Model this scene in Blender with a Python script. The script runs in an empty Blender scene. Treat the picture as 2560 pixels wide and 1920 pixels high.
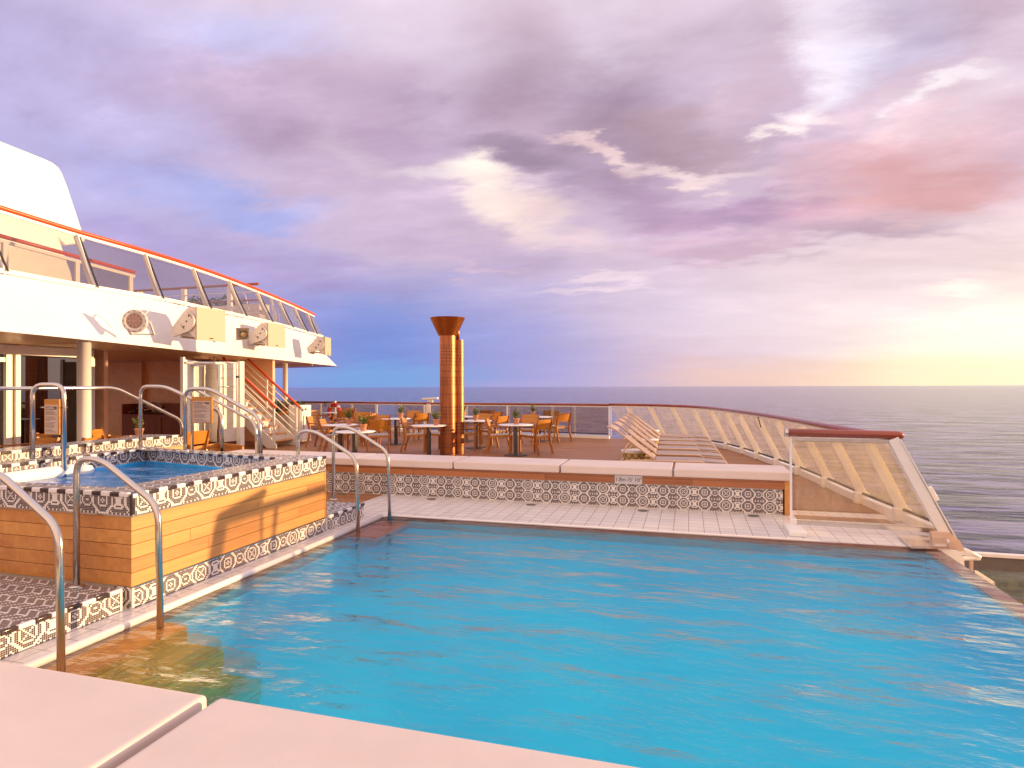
import bpy, bmesh, math, random
from mathutils import Vector, Matrix, Euler
random.seed(7)
R = math.radians
scene = bpy.context.scene
col = scene.collection

# ------------------------------------------------------------------ measured camera (metres, +Y across the ship, +X towards the stern)
F = 1530.0; YAW = R(16.05); ROLL = 0.0034; PITCH = (966.3-960)/1530.0; H = 1.6
_fw = Vector((-math.sin(YAW), math.cos(YAW), 0)); _rt = Vector((math.cos(YAW), math.sin(YAW), 0)); _up = Vector((0, 0, 1))
FW = _fw*math.cos(PITCH)+_up*math.sin(PITCH); _u2 = _up*math.cos(PITCH)-_fw*math.sin(PITCH)
RT = _rt*math.cos(ROLL)-_u2*math.sin(ROLL); UP = _u2*math.cos(ROLL)+_rt*math.sin(ROLL)
CAM = Vector((0, 0, H))
def ray(px, py): return FW+RT*((px-1280)/F)-UP*((py-960)/F)
def onz(px, py, z): d = ray(px, py); return CAM+d*((z-H)/d.z)
def ony(px, py, y): d = ray(px, py); return CAM+d*(y/d.y)
def onx(px, py, x): d = ray(px, py); return CAM+d*(x/d.x)
def atd(px, py, dep): return CAM+ray(px, py)*dep
def depth(p): return (Vector(p)-CAM).dot(FW)
def azel(px, py):
    d = ray(px, py).normalized(); return (math.atan2(d.x, d.y), math.asin(d.z))

# ------------------------------------------------------------------ object helpers
def tag(o, label=None, cat=None, group=None, kind=None):
    if label: o['label'] = label
    if cat: o['category'] = cat
    if group: o['group'] = group
    if kind: o['kind'] = kind
    return o
def thing(name, label, cat, loc=(0, 0, 0), rz=0, group=None):
    o = bpy.data.objects.new(name, None); col.objects.link(o)
    o.location = loc; o.rotation_euler = (0, 0, rz); o.empty_display_size = .1
    return tag(o, label, cat, group)
def kids(o): return [c for c in bpy.data.objects if c.parent == o]
def copy_tree(o, parent=None):
    c = o.copy(); col.objects.link(c)
    if parent: c.parent = parent
    for ch in kids(o): copy_tree(ch, c)
    return c

class MB:
    def __init__(s): s.bm = bmesh.new(); s.uv = s.bm.loops.layers.uv.new('UVMap')
    def quad(s, a, b, c, d, mi=0, uv=None, smooth=False):
        vs = [s.bm.verts.new(p) for p in (a, b, c, d)]
        f = s.bm.faces.new(vs); f.material_index = mi; f.smooth = smooth
        u = uv or ((0, 0), (1, 0), (1, 1), (0, 1))
        for l, q in zip(f.loops, u): l[s.uv].uv = q
        return f
    def poly(s, pts, mi=0):
        f = s.bm.faces.new([s.bm.verts.new(p) for p in pts]); f.material_index = mi; return f
    def box(s, x0, x1, y0, y1, z0, z1, mi=0, m=None, bev=0, seg=2):
        g = bmesh.ops.create_cube(s.bm, size=1)
        vs = g['verts']
        mm = Matrix.Translation(((x0+x1)/2, (y0+y1)/2, (z0+z1)/2)) @ Matrix.Diagonal((abs(x1-x0), abs(y1-y0), abs(z1-z0), 1))
        for v in vs: v.co = mm @ v.co
        fs = set(f for v in vs for f in v.link_faces)
        for f in fs: f.material_index = mi
        if bev:
            es = list(set(e for v in vs for e in v.link_edges))
            r = bmesh.ops.bevel(s.bm, geom=es, offset=bev, segments=seg, profile=.6, affect='EDGES')
            for f in r['faces']: f.material_index = mi; f.smooth = True
            vs = list(set(v for f in r['faces'] for v in f.verts) | set(v for v in vs if v.is_valid))
        if m is not None:
            for v in vs: v.co = m @ v.co
        return vs
    def bar(s, a, b, w, t, mi=0, up=(0, 0, 1), bev=0):
        """box beam from a to b; w along the side axis, t along 'up'"""
        a = Vector(a); b = Vector(b); d = b-a; L = d.length; d.normalize()
        sx = d.cross(Vector(up))
        if sx.length < 1e-4: sx = d.cross(Vector((1, 0, 0)))
        sx.normalize(); u = sx.cross(d)
        m = Matrix((sx, d, u)).transposed().to_4x4(); m.translation = (a+b)/2
        return s.box(-w/2, w/2, -L/2, L/2, -t/2, t/2, mi, m, bev)
    def tube(s, pts, r, seg=12, mi=0, cap=True, rs=None):
        pts = [Vector(p) for p in pts]; n = len(pts); rings = []
        t = (pts[1]-pts[0]).normalized()
        ref = Vector((0, 0, 1)) if abs(t.z) < .9 else Vector((1, 0, 0))
        nx = t.cross(ref).normalized()
        for i, p in enumerate(pts):
            t = ((pts[min(i+1, n-1)]-pts[max(i-1, 0)])).normalized()
            nx = (nx-t*nx.dot(t)).normalized(); ny = t.cross(nx)
            rr = rs[i] if rs else r
            rings.append([s.bm.verts.new(p+(nx*math.cos(k*2*math.pi/seg)+ny*math.sin(k*2*math.pi/seg))*rr) for k in range(seg)])
        for a, b in zip(rings, rings[1:]):
            for k in range(seg):
                f = s.bm.faces.new((a[k], a[(k+1) % seg], b[(k+1) % seg], b[k])); f.smooth = True; f.material_index = mi
        if cap:
            f = s.bm.faces.new(rings[0][::-1]); f.material_index = mi
            f = s.bm.faces.new(rings[-1]); f.material_index = mi
    def lathe(s, prof, c=(0, 0, 0), seg=32, mi=0, m=None, cap=True):
        rings = []; c = Vector(c)
        for r, z in prof:
            ring = []
            for k in range(seg+1 if False else seg):
                a = 2*math.pi*k/seg
                p = Vector((math.cos(a)*r, math.sin(a)*r, z))
                if m is not None: p = m @ p
                ring.append(s.bm.verts.new(c+p))
            rings.append(ring)
        for i, (a, b) in enumerate(zip(rings, rings[1:])):
            for k in range(seg):
                f = s.bm.faces.new((a[k], a[(k+1) % seg], b[(k+1) % seg], b[k])); f.smooth = True; f.material_index = mi
                us = ((k/seg, prof[i][1]), ((k+1)/seg, prof[i][1]), ((k+1)/seg, prof[i+1][1]), (k/seg, prof[i+1][1]))
                for l, q in zip(f.loops, us): l[s.uv].uv = q
        for rg, fl in ((rings[0], True), (rings[-1], False)):
            if cap and prof[0 if fl else -1][0] > 1e-5:
                rg = [s.bm.verts.new(v.co) for v in rg]
                f = s.bm.faces.new(rg[::-1] if fl else rg); f.material_index = mi
    def prism(s, pts, off, mi=0):
        """closed outline pts (3D) swept by vector off"""
        off = Vector(off); a = [s.bm.verts.new(Vector(p)) for p in pts]; b = [s.bm.verts.new(Vector(p)+off) for p in pts]; n = len(pts)
        s.bm.faces.new(a[::-1]).material_index = mi; s.bm.faces.new(b).material_index = mi
        for i in range(n): s.bm.faces.new((a[i], a[(i+1) % n], b[(i+1) % n], b[i])).material_index = mi
    def strip(s, A, B, mi=0, smooth=False):
        va = [s.bm.verts.new(p) for p in A]; vb = [s.bm.verts.new(p) for p in B]; L = 0
        for i in range(len(A)-1):
            f = s.bm.faces.new((va[i], va[i+1], vb[i+1], vb[i])); f.material_index = mi; f.smooth = smooth
    def mosaic(s, o, u, v, nu, nv, t, pat, off=(0, 0)):
        """grid of single tiles: material 0 white, 1 dark"""
        o = Vector(o); u = Vector(u)*t; v = Vector(v)*t
        vv = [[s.bm.verts.new(o+u*i+v*j) for i in range(nu+1)] for j in range(nv+1)]
        for j in range(nv):
            for i in range(nu):
                f = s.bm.faces.new((vv[j][i], vv[j][i+1], vv[j+1][i+1], vv[j+1][i]))
                f.material_index = 0 if pat(i+off[0], j+off[1]) else 1
                for l, q in zip(f.loops, ((0, 0), (1, 0), (1, 1), (0, 1))): l[s.uv].uv = q
    def build(s, name, mats, parent=None, recalc=True):
        if recalc: bmesh.ops.recalc_face_normals(s.bm, faces=s.bm.faces)
        me = bpy.data.meshes.new(name); s.bm.to_mesh(me); s.bm.free()
        for m in (mats if isinstance(mats, (list, tuple)) else [mats]): me.materials.append(m)
        o = bpy.data.objects.new(name, me); col.objects.link(o)
        if parent: o.parent = parent
        return o

def fillet(pts, r, n=6):
    """polyline with rounded corners"""
    pts = [Vector(p) for p in pts]; out = [pts[0]]
    for i in range(1, len(pts)-1):
        p = pts[i]; a = pts[i-1]-p; b = pts[i+1]-p
        k = min(r, a.length*.48, b.length*.48)
        A = p+a.normalized()*k; B = p+b.normalized()*k
        for j in range(n+1):
            t = j/n; out.append(A*(1-t)**2+p*2*t*(1-t)+B*t*t)
    out.append(pts[-1]); return out
def smoothpts(pts, n=6):
    """Catmull-Rom through pts"""
    P = [Vector(p) for p in pts]; P = [P[0]*2-P[1]]+P+[P[-1]*2-P[-2]]; out = []
    for i in range(1, len(P)-2):
        for j in range(n):
            t = j/n; a, b, c, d = P[i-1:i+3]
            out.append(.5*((2*b)+(c-a)*t+(2*a-5*b+4*c-d)*t*t+(-a+3*b-3*c+d)*t**3))
    out.append(P[-2]); return out
def text_obj(name, body, size, mat, parent, m, align='LEFT', ext=.0008):
    cu = bpy.data.curves.new(name, 'FONT'); cu.body = body; cu.size = size; cu.align_x = align; cu.align_y = 'CENTER'; cu.extrude = ext
    cu.materials.append(mat)
    tmp = bpy.data.objects.new(name, cu); col.objects.link(tmp)
    dg_ = bpy.context.evaluated_depsgraph_get(); me = bpy.data.meshes.new_from_object(tmp.evaluated_get(dg_))
    bpy.data.objects.remove(tmp); bpy.data.curves.remove(cu)
    o = bpy.data.objects.new(name, me); col.objects.link(o)
    o.parent = parent; o.matrix_local = m
    return o

# ------------------------------------------------------------------ materials
def newmat(name):
    m = bpy.data.materials.new(name); m.use_nodes = True
    nt = m.node_tree; return m, nt, nt.nodes['Principled BSDF'], nt.nodes['Material Output']
def N(nt, t, **k):
    n = nt.nodes.new(t)
    for a, b in k.items():
        if a.startswith('i_'): n.inputs[a[2:].replace('_', ' ')].default_value = b
        else: setattr(n, a, b)
    return n
def coords(nt, scale=(1, 1, 1), rot=(0, 0, 0), kind='Object'):
    tc = N(nt, 'ShaderNodeTexCoord'); mp = N(nt, 'ShaderNodeMapping')
    mp.inputs['Scale'].default_value = scale; mp.inputs['Rotation'].default_value = rot
    nt.links.new(tc.outputs[kind], mp.inputs['Vector']); return mp.outputs['Vector']
def worldco(nt, scale=(1, 1, 1), rot=(0, 0, 0)):
    g = N(nt, 'ShaderNodeNewGeometry'); mp = N(nt, 'ShaderNodeMapping')
    mp.inputs['Scale'].default_value = scale; mp.inputs['Rotation'].default_value = rot
    nt.links.new(g.outputs['Position'], mp.inputs['Vector']); return mp.outputs['Vector']
def noise(nt, vec, scale=5, detail=3, rough=.55):
    n = N(nt, 'ShaderNodeTexNoise'); n.inputs['Scale'].default_value = scale; n.inputs['Detail'].default_value = detail
    n.inputs['Roughness'].default_value = rough; nt.links.new(vec, n.inputs['Vector']); return n.outputs['Fac']
def ramp(nt, fac, stops):
    r = N(nt, 'ShaderNodeValToRGB'); e = r.color_ramp.elements
    while len(e) < len(stops): e.new(.5)
    for x, (p, c) in zip(e, stops): x.position = p; x.color = (*c, 1) if len(c) == 3 else c
    nt.links.new(fac, r.inputs['Fac']); return r.outputs['Color']
def mixc(nt, fac, a, b, mode='MIX'):
    m = N(nt, 'ShaderNodeMix', data_type='RGBA', blend_type=mode)
    for s, v in (('Factor', fac), ('A', a), ('B', b)):
        i = [x for x in m.inputs if x.name == s and x.type in (('VALUE',) if s == 'Factor' else ('RGBA',))][0]
        if hasattr(v, 'node'): nt.links.new(v, i)
        else: i.default_value = v if s == 'Factor' else (*v, 1) if len(v) == 3 else v
    return [x for x in m.outputs if x.type == 'RGBA'][0]
def math_(nt, op, a, b=None, c=None, clamp=False):
    m = N(nt, 'ShaderNodeMath', operation=op, use_clamp=clamp)
    for i, v in enumerate((a, b, c)):
        if v is None: continue
        if hasattr(v, 'node'): nt.links.new(v, m.inputs[i])
        else: m.inputs[i].default_value = v
    return m.outputs[0]
def bump(nt, b, h, strength=.2, dist=.01):
    n = N(nt, 'ShaderNodeBump'); n.inputs['Strength'].default_value = strength; n.inputs['Distance'].default_value = dist
    nt.links.new(h, n.inputs['Height']); nt.links.new(n.outputs['Normal'], b.inputs['Normal']); return n
def plain(name, c, rough=.5, metal=0, var=.06, nscale=6, bmp=0, spec=.5, coat=0):
    """painted / plastic / metal surface with uneven tone and roughness"""
    m, nt, b, out = newmat(name)
    v = coords(nt); n = noise(nt, v, nscale, 5, .6)
    lo = tuple(max(0, x*(1-var)) for x in c); hi = tuple(min(1, x*(1+var)) for x in c)
    nt.links.new(ramp(nt, n, ((.3, lo), (.7, hi))), b.inputs['Base Color'])
    r = math_(nt, 'MULTIPLY_ADD', n, .22, rough-.11); nt.links.new(r, b.inputs['Roughness'])
    b.inputs['Metallic'].default_value = metal; b.inputs['Specular IOR Level'].default_value = spec
    b.inputs['Coat Weight'].default_value = coat; b.inputs['Coat Roughness'].default_value = .1
    if bmp: bump(nt, b, noise(nt, v, nscale*12, 3), bmp, .002)
    return m
def wood(name, dark, light, axis='X', rough=.42, fine=1.0, island=.35, coat=0.15, useworld=False):
    m, nt, b, out = newmat(name)
    sc = {'X': (1.2, 22, 22), 'Y': (22, 1.2, 22), 'Z': (22, 22, 1.2)}[axis]
    sc = tuple(x*fine for x in sc)
    v = worldco(nt, sc) if useworld else coords(nt, sc)
    g = N(nt, 'ShaderNodeNewGeometry')
    add = N(nt, 'ShaderNodeVectorMath', operation='ADD'); nt.links.new(v, add.inputs[0])
    cx = N(nt, 'ShaderNodeCombineXYZ'); r7 = math_(nt, 'MULTIPLY', g.outputs['Random Per Island'], 37.0)
    for i in range(3): nt.links.new(r7, cx.inputs[i])
    nt.links.new(cx.outputs[0], add.inputs[1]); v = add.outputs[0]
    n1 = noise(nt, v, 1.0, 6, .65); n2 = noise(nt, v, .22, 3, .5)
    s = math_(nt, 'MULTIPLY_ADD', n2, .5, math_(nt, 'MULTIPLY', n1, .5))
    s = math_(nt, 'ADD', s, math_(nt, 'MULTIPLY_ADD', g.outputs['Random Per Island'], island, -island/2))
    c = ramp(nt, s, ((.3, dark), (.68, light)))
    nt.links.new(c, b.inputs['Base Color'])
    b.inputs['Roughness'].default_value = rough; b.inputs['Coat Weight'].default_value = coat; b.inputs['Coat Roughness'].default_value = .25
    bump(nt, b, n1, .12, .002); return m
def ior2(nt, ior):
    """same mirror strength from both sides of a pane"""
    g = N(nt, 'ShaderNodeNewGeometry'); return math_(nt, 'MULTIPLY_ADD', g.outputs['Backfacing'], 1/ior-ior, ior)
def paneglass(name, tint, refl=1.0, rough=.0, dirt=(.6, .5, .4), dirtamt=.06):
    """thin clear pane: lets light straight through, mirrors by angle, and carries a little dried salt"""
    m, nt, b, out = newmat(name); nt.nodes.remove(b)
    tr = N(nt, 'ShaderNodeBsdfTransparent'); tr.inputs[0].default_value = (*tint, 1)
    gl = N(nt, 'ShaderNodeBsdfGlossy'); gl.inputs['Roughness'].default_value = rough; gl.inputs[0].default_value = (1, 1, 1, 1)
    fr = N(nt, 'ShaderNodeFresnel'); nt.links.new(ior2(nt, 1.45), fr.inputs[0])
    mx = N(nt, 'ShaderNodeMixShader'); nt.links.new(math_(nt, 'MULTIPLY', fr.outputs[0], refl*.5, clamp=True), mx.inputs[0])
    nt.links.new(tr.outputs[0], mx.inputs[1]); nt.links.new(gl.outputs[0], mx.inputs[2])
    df0 = N(nt, 'ShaderNodeBsdfDiffuse'); df0.inputs[0].default_value = (*dirt, 1); tl = N(nt, 'ShaderNodeBsdfTranslucent'); tl.inputs[0].default_value = (*dirt, 1)
    df = N(nt, 'ShaderNodeMixShader'); df.inputs[0].default_value = .6; nt.links.new(df0.outputs[0], df.inputs[1]); nt.links.new(tl.outputs[0], df.inputs[2])
    n = noise(nt, coords(nt, (1, 1, .35)), 9, 6, .7)
    f = math_(nt, 'MULTIPLY', ramp(nt, n, ((.35, (.25,)*3), (.75, (1,)*3))), dirtamt)
    m2 = N(nt, 'ShaderNodeMixShader'); nt.links.new(f, m2.inputs[0]); nt.links.new(mx.outputs[0], m2.inputs[1]); nt.links.new(df.outputs[0], m2.inputs[2])
    nt.links.new(m2.outputs[0], out.inputs['Surface']); return m
def tilemat(name, c, grout, w=.1, rough=.22, var=.1, usegrout=True):
    """one mosaic tile per face; the rim of the face is grout"""
    m, nt, b, out = newmat(name)
    uv = N(nt, 'ShaderNodeUVMap'); sp = N(nt, 'ShaderNodeSeparateXYZ'); nt.links.new(uv.outputs[0], sp.inputs[0])
    dx = math_(nt, 'ABSOLUTE', math_(nt, 'SUBTRACT', sp.outputs[0], .5)); dy = math_(nt, 'ABSOLUTE', math_(nt, 'SUBTRACT', sp.outputs[1], .5))
    e = math_(nt, 'GREATER_THAN', math_(nt, 'MAXIMUM', dx, dy), .5-w)
    n = noise(nt, worldco(nt), 60, 2)
    cc = ramp(nt, n, ((.3, tuple(x*(1-var) for x in c)), (.7, tuple(min(1, x*(1+var)) for x in c))))
    nt.links.new(mixc(nt, e, cc, grout), b.inputs['Base Color'])
    nt.links.new(math_(nt, 'MULTIPLY_ADD', e, .4, rough), b.inputs['Roughness'])
    return m

M = {}
M['white'] = plain('white_paint', (.78, .76, .74), .38, var=.04, nscale=3)
M['offwhite'] = plain('cream_paint', (.72, .67, .61), .45, var=.05, nscale=4)
M['fascia'] = plain('hull_white', (.80, .785, .77), .33, var=.03, nscale=1.5)
M['soffit'] = plain('soffit_panel', (.80, .56, .36), .35, var=.04, nscale=2)
M['speaker'] = plain('speaker_shell', (.62, .56, .53), .5, var=.05, nscale=9, bmp=.1)
M['grille'] = plain('speaker_grille', (.46, .40, .33), .6, var=.05, nscale=40, bmp=.3)
M['steel'] = plain('brushed_steel', (.56, .52, .49), .2, 1.0, var=.04, nscale=3)
M['darksteel'] = plain('dark_steel', (.10, .09, .085), .4, .8, var=.15)
M['black'] = plain('black_rubber', (.025, .022, .02), .55, var=.2)
M['cushion'] = None
M['copper'] = None
M['tabletop'] = plain('white_laminate', (.80, .78, .78), .3, var=.03)
M['terracotta'] = plain('terracotta', (.52, .22, .11), .75, var=.14, nscale=14, bmp=.15)
M['soil'] = plain('soil', (.05, .033, .02), .9, var=.3, nscale=40)
M['red'] = plain('life_ring_red', (.72, .05, .03), .45, var=.1)
M['green'] = plain('sign_green', (.03, .16, .07), .45, var=.08)
M['ink'] = plain('sign_ink', (.07, .045, .035), .6, var=.1)
M['paper'] = plain('sign_plate', (.56, .40, .32), .5, var=.05)
M['plate'] = plain('grey_sign_plate', (.50, .50, .53), .4, var=.05)
M['greyfabric'] = plain('sling_fabric', (.34, .28, .29), .75, var=.07, nscale=60, bmp=.25)
M['sandframe'] = plain('sand_aluminium', (.62, .44, .33), .45, var=.05)
M['brownband'] = plain('pool_ledge_stone', (.34, .17, .13), .4, var=.2, nscale=8)
M['glass'] = paneglass('clear_glass', (.90, .88, .86), 1.0, dirtamt=.05)
M['glassdirty'] = paneglass('salted_glass', (.95, .92, .87), 1.0, dirt=(.85, .72, .52), dirtamt=.16)
M['glassupper'] = paneglass('smoked_glass', (.80, .77, .76), 1.6, dirt=(.5, .42, .4), dirtamt=.06)
M['glassgreen'] = paneglass('green_tinted_glass', (.62, .66, .58), 1.0, dirt=(.42, .40, .32), dirtamt=.35)
M['tealglass'] = plain('teal_glass_edge', (.25, .38, .37), .2, var=.1)
M['teak_rail'] = wood('varnished_rail', (.12, .015, .006), (.34, .05, .02), 'X', .22, 1, .1, .6, True)
M['teak_x'] = wood('teak_boards_x', (.42, .16, .04), (.66, .32, .085), 'X', .4, 1, .30)
M['teak_y'] = wood('teak_boards_y', (.42, .16, .04), (.66, .32, .085), 'Y', .4, 1, .30)
M['teak_sub'] = wood('submerged_teak', (.62, .20, .03), (.90, .38, .07), 'Y', .5, 1, .2)
M['red_sub'] = wood('reddish_submerged_teak', (.34, .07, .03), (.55, .15, .06), 'Y', .5, 1, .2)
M['benchwood'] = wood('bench_boards', (.26, .085, .03), (.44, .165, .06), 'X', .38, 1, .25)
M['chairwood'] = wood('chair_teak', (.24, .07, .012), (.46, .165, .026), 'Z', .42, 1.3, .2)
M['chairslat'] = wood('chair_slat_teak', (.32, .11, .014), (.58, .24, .03), 'X', .42, 1.3, .2)
M['mahogany'] = wood('mahogany', (.13, .026, .010), (.30, .07, .026), 'Z', .5, 1, .2, 0)
M['tile_w'] = tilemat('mosaic_white', (.74, .71, .70), (.62, .58, .55), .07)
M['tile_d'] = tilemat('mosaic_dark', (.05, .032, .042), (.42, .37, .36), .085)
M['trim_w'] = plain('trim_tile_white', (.76, .73, .74), .2, var=.04)
M['trim_d'] = plain('trim_tile_dark', (.045, .028, .03), .18, var=.15)
M['spa_blue'] = plain('spa_shell_blue', (.02, .42, .95), .25, var=.06)
M['spa_white'] = plain('spa_shell_white', (.78, .77, .78), .25, var=.03)
M['leaf'] = plain('leaves', (.075, .105, .02), .55, var=.5, nscale=30)
M['leaf2'] = plain('sunlit_leaves', (.13, .15, .03), .55, var=.4, nscale=30)  # paler copy of the leaves, sunlight put into the colour
M['orange'] = plain('orange_wire', (.7, .15, .02), .5)
M['amber'] = plain('straw_weave', (.58, .46, .22), .6, var=.18, nscale=30, bmp=.3)
M['hullgrey'] = plain('grey_panel', (.13, .12, .11), .5, var=.12, nscale=5)
M['mirror'] = plain('polished_plate', (.75, .72, .72), .12, 1.0, var=.05)
M['wallbrown'] = plain('lounge_wall', (.84, .50, .30), .28, var=.05, nscale=2)
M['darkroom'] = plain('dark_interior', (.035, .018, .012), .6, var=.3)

def mk_cushion():
    m, nt, b, out = newmat('cream_vinyl')
    v = worldco(nt); n = noise(nt, v, 3, 5, .6)
    nt.links.new(ramp(nt, n, ((.3, (.64, .54, .50)), (.7, (.70, .595, .555)))), b.inputs['Base Color'])
    nt.links.new(math_(nt, 'MULTIPLY_ADD', noise(nt, v, 14, 4), .3, .28), b.inputs['Roughness'])
    fine = noise(nt, v, 900, 2); soft = noise(nt, v, 5, 3)
    vo = N(nt, 'ShaderNodeTexVoronoi'); vo.inputs['Scale'].default_value = 22; nt.links.new(v, vo.inputs['Vector'])
    vr = N(nt, 'ShaderNodeSeparateColor'); nt.links.new(vo.outputs['Color'], vr.inputs[0])
    few = math_(nt, 'GREATER_THAN', vr.outputs[0], .86)
    drop = math_(nt, 'MULTIPLY', few, math_(nt, 'SUBTRACT', .12, vo.outputs['Distance'], clamp=True))
    h = math_(nt, 'ADD', math_(nt, 'MULTIPLY', fine, .05), math_(nt, 'ADD', math_(nt, 'MULTIPLY', soft, .9), math_(nt, 'MULTIPLY', drop, 3.0)))
    bump(nt, b, h, .35, .006)
    return m
M['cushion'] = mk_cushion()

def mk_copper():
    m, nt, b, out = newmat('punched_copper')
    uv = N(nt, 'ShaderNodeUVMap'); sp = N(nt, 'ShaderNodeSeparateXYZ'); nt.links.new(uv.outputs[0], sp.inputs[0])
    u = sp.outputs[0]; z = sp.outputs[1]
    # rows of holes, row height 6 cm, each row its own hole count, size and shape; every few rows a gap
    rz = math_(nt, 'MULTIPLY', z, 13.0); row = math_(nt, 'FLOOR', rz); fz = math_(nt, 'SUBTRACT', math_(nt, 'FRACT', rz), .5)
    wn = N(nt, 'ShaderNodeTexWhiteNoise', noise_dimensions='1D'); nt.links.new(row, wn.inputs['W']); rnd = wn.outputs['Value']
    cnt = math_(nt, 'MULTIPLY_ADD', math_(nt, 'GREATER_THAN', rnd, .55), 10, 16)
    fu = math_(nt, 'SUBTRACT', math_(nt, 'FRACT', math_(nt, 'MULTIPLY', u, cnt)), .5)
    d = math_(nt, 'SQRT', math_(nt, 'ADD', math_(nt, 'POWER', fu, 2), math_(nt, 'POWER', fz, 2)))
    sz = math_(nt, 'MULTIPLY_ADD', rnd, -.10, .30)
    hole = math_(nt, 'LESS_THAN', d, sz)
    core = math_(nt, 'LESS_THAN', d, math_(nt, 'MULTIPLY', sz, .55)); big = math_(nt, 'LESS_THAN', rnd, .4)
    hole = math_(nt, 'SUBTRACT', hole, math_(nt, 'MULTIPLY', core, big), clamp=True)
    hole = math_(nt, 'MULTIPLY', hole, math_(nt, 'GREATER_THAN', math_(nt, 'FRACT', math_(nt, 'MULTIPLY', rnd, 7.3)), .16))
    # plain band near the foot and plain cap at the top
    pl = math_(nt, 'MULTIPLY', math_(nt, 'GREATER_THAN', z, .27), math_(nt, 'LESS_THAN', z, .45))
    pl = math_(nt, 'MAXIMUM', pl, math_(nt, 'GREATER_THAN', z, 2.58))
    hole = math_(nt, 'MULTIPLY', hole, math_(nt, 'SUBTRACT', 1, pl))
    n = noise(nt, coords(nt, (6, 6, .4)), 4, 5)
    cu = ramp(nt, n, ((.3, (.26, .088, .04)), (.7, (.42, .155, .075))))
    nt.links.new(mixc(nt, hole, cu, (.03, .012, .008)), b.inputs['Base Color'])
    nt.links.new(math_(nt, 'SUBTRACT', 1, hole), b.inputs['Metallic'])
    nt.links.new(math_(nt, 'MULTIPLY_ADD', n, .25, .28), b.inputs['Roughness'])
    bump(nt, b, math_(nt, 'SUBTRACT', 1, hole), .6, .01)
    return m
M['copper'] = mk_copper()
M['copper_plain'] = plain('brushed_copper', (.42, .14, .04), .38, 1.0, var=.03, nscale=3)

def mk_seat():
    """black and white zigzag weave"""
    m, nt, b, out = newmat('zigzag_weave')
    v = coords(nt); sp = N(nt, 'ShaderNodeSeparateXYZ'); nt.links.new(v, sp.inputs[0])
    zz = math_(nt, 'MULTIPLY', math_(nt, 'PINGPONG', sp.outputs[0], .035), 1.0)
    s = math_(nt, 'FRACT', math_(nt, 'MULTIPLY', math_(nt, 'ADD', sp.outputs[1], zz), 15.0))
    k = math_(nt, 'GREATER_THAN', s, .5)
    nt.links.new(mixc(nt, k, (.70, .66, .66), (.035, .025, .03)), b.inputs['Base Color'])
    b.inputs['Roughness'].default_value = .7
    bump(nt, b, noise(nt, v, 160, 2), .4, .003)
    return m
M['seat'] = mk_seat()

def mk_deck():
    m, nt, b, out = newmat('teak_deck')
    v = worldco(nt)
    br = N(nt, 'ShaderNodeTexBrick'); br.offset = .37; br.squash = 1
    br.inputs['Scale'].default_value = 1; br.inputs['Brick Width'].default_value = 2.6; br.inputs['Row Height'].default_value = .075
    br.inputs['Mortar Size'].default_value = .006; br.inputs['Bias'].default_value = 0
    br.inputs['Color1'].default_value = (.34, .125, .04, 1); br.inputs['Color2'].default_value = (.47, .19, .065, 1); br.inputs['Mortar'].default_value = (.04, .022, .015, 1)
    nt.links.new(v, br.inputs['Vector'])
    g = noise(nt, worldco(nt, (1.5, 30, 30)), 1, 6, .65); w = noise(nt, worldco(nt, (.5, 1.6, 1)), 1, 4)
    c = mixc(nt, .55, br.outputs['Color'], ramp(nt, g, ((.25, (.35, .35, .35)), (.75, (1, 1, 1)))), 'MULTIPLY')
    c = mixc(nt, ramp(nt, w, ((.45, (0,)*3), (.7, (.35,)*3))), c, (.36, .19, .11))
    nt.links.new(c, b.inputs['Base Color'])
    nt.links.new(math_(nt, 'MULTIPLY_ADD', w, .35, .3), b.inputs['Roughness'])
    bump(nt, b, br.outputs['Fac'], -.3, .004)
    return m
M['deck'] = mk_deck()

def mk_tiles():
    m, nt, b, out = newmat('white_deck_tiles')
    v = worldco(nt)
    br = N(nt, 'ShaderNodeTexBrick'); br.offset = 0; br.squash = 1
    br.inputs['Scale'].default_value = 1; br.inputs['Brick Width'].default_value = .165; br.inputs['Row Height'].default_value = .165
    br.inputs['Mortar Size'].default_value = .0035; br.inputs['Mortar Smooth'].default_value = .1
    br.inputs['Color1'].default_value = (.70, .665, .67, 1); br.inputs['Color2'].default_value = (.77, .735, .74, 1); br.inputs['Mortar'].default_value = (.27, .23, .22, 1)
    nt.links.new(v, br.inputs['Vector'])
    st = noise(nt, worldco(nt, (1, 1, 1)), 2.2, 6, .65)
    c = mixc(nt, ramp(nt, st, ((.5, (0,)*3), (.8, (.4,)*3))), br.outputs['Color'], (.58, .51, .50))
    nt.links.new(c, b.inputs['Base Color'])
    nt.links.new(math_(nt, 'MULTIPLY_ADD', st, .3, .06), b.inputs['Roughness'])
    bump(nt, b, br.outputs['Fac'], -.25, .003)
    return m
M['tiles'] = mk_tiles()
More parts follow.
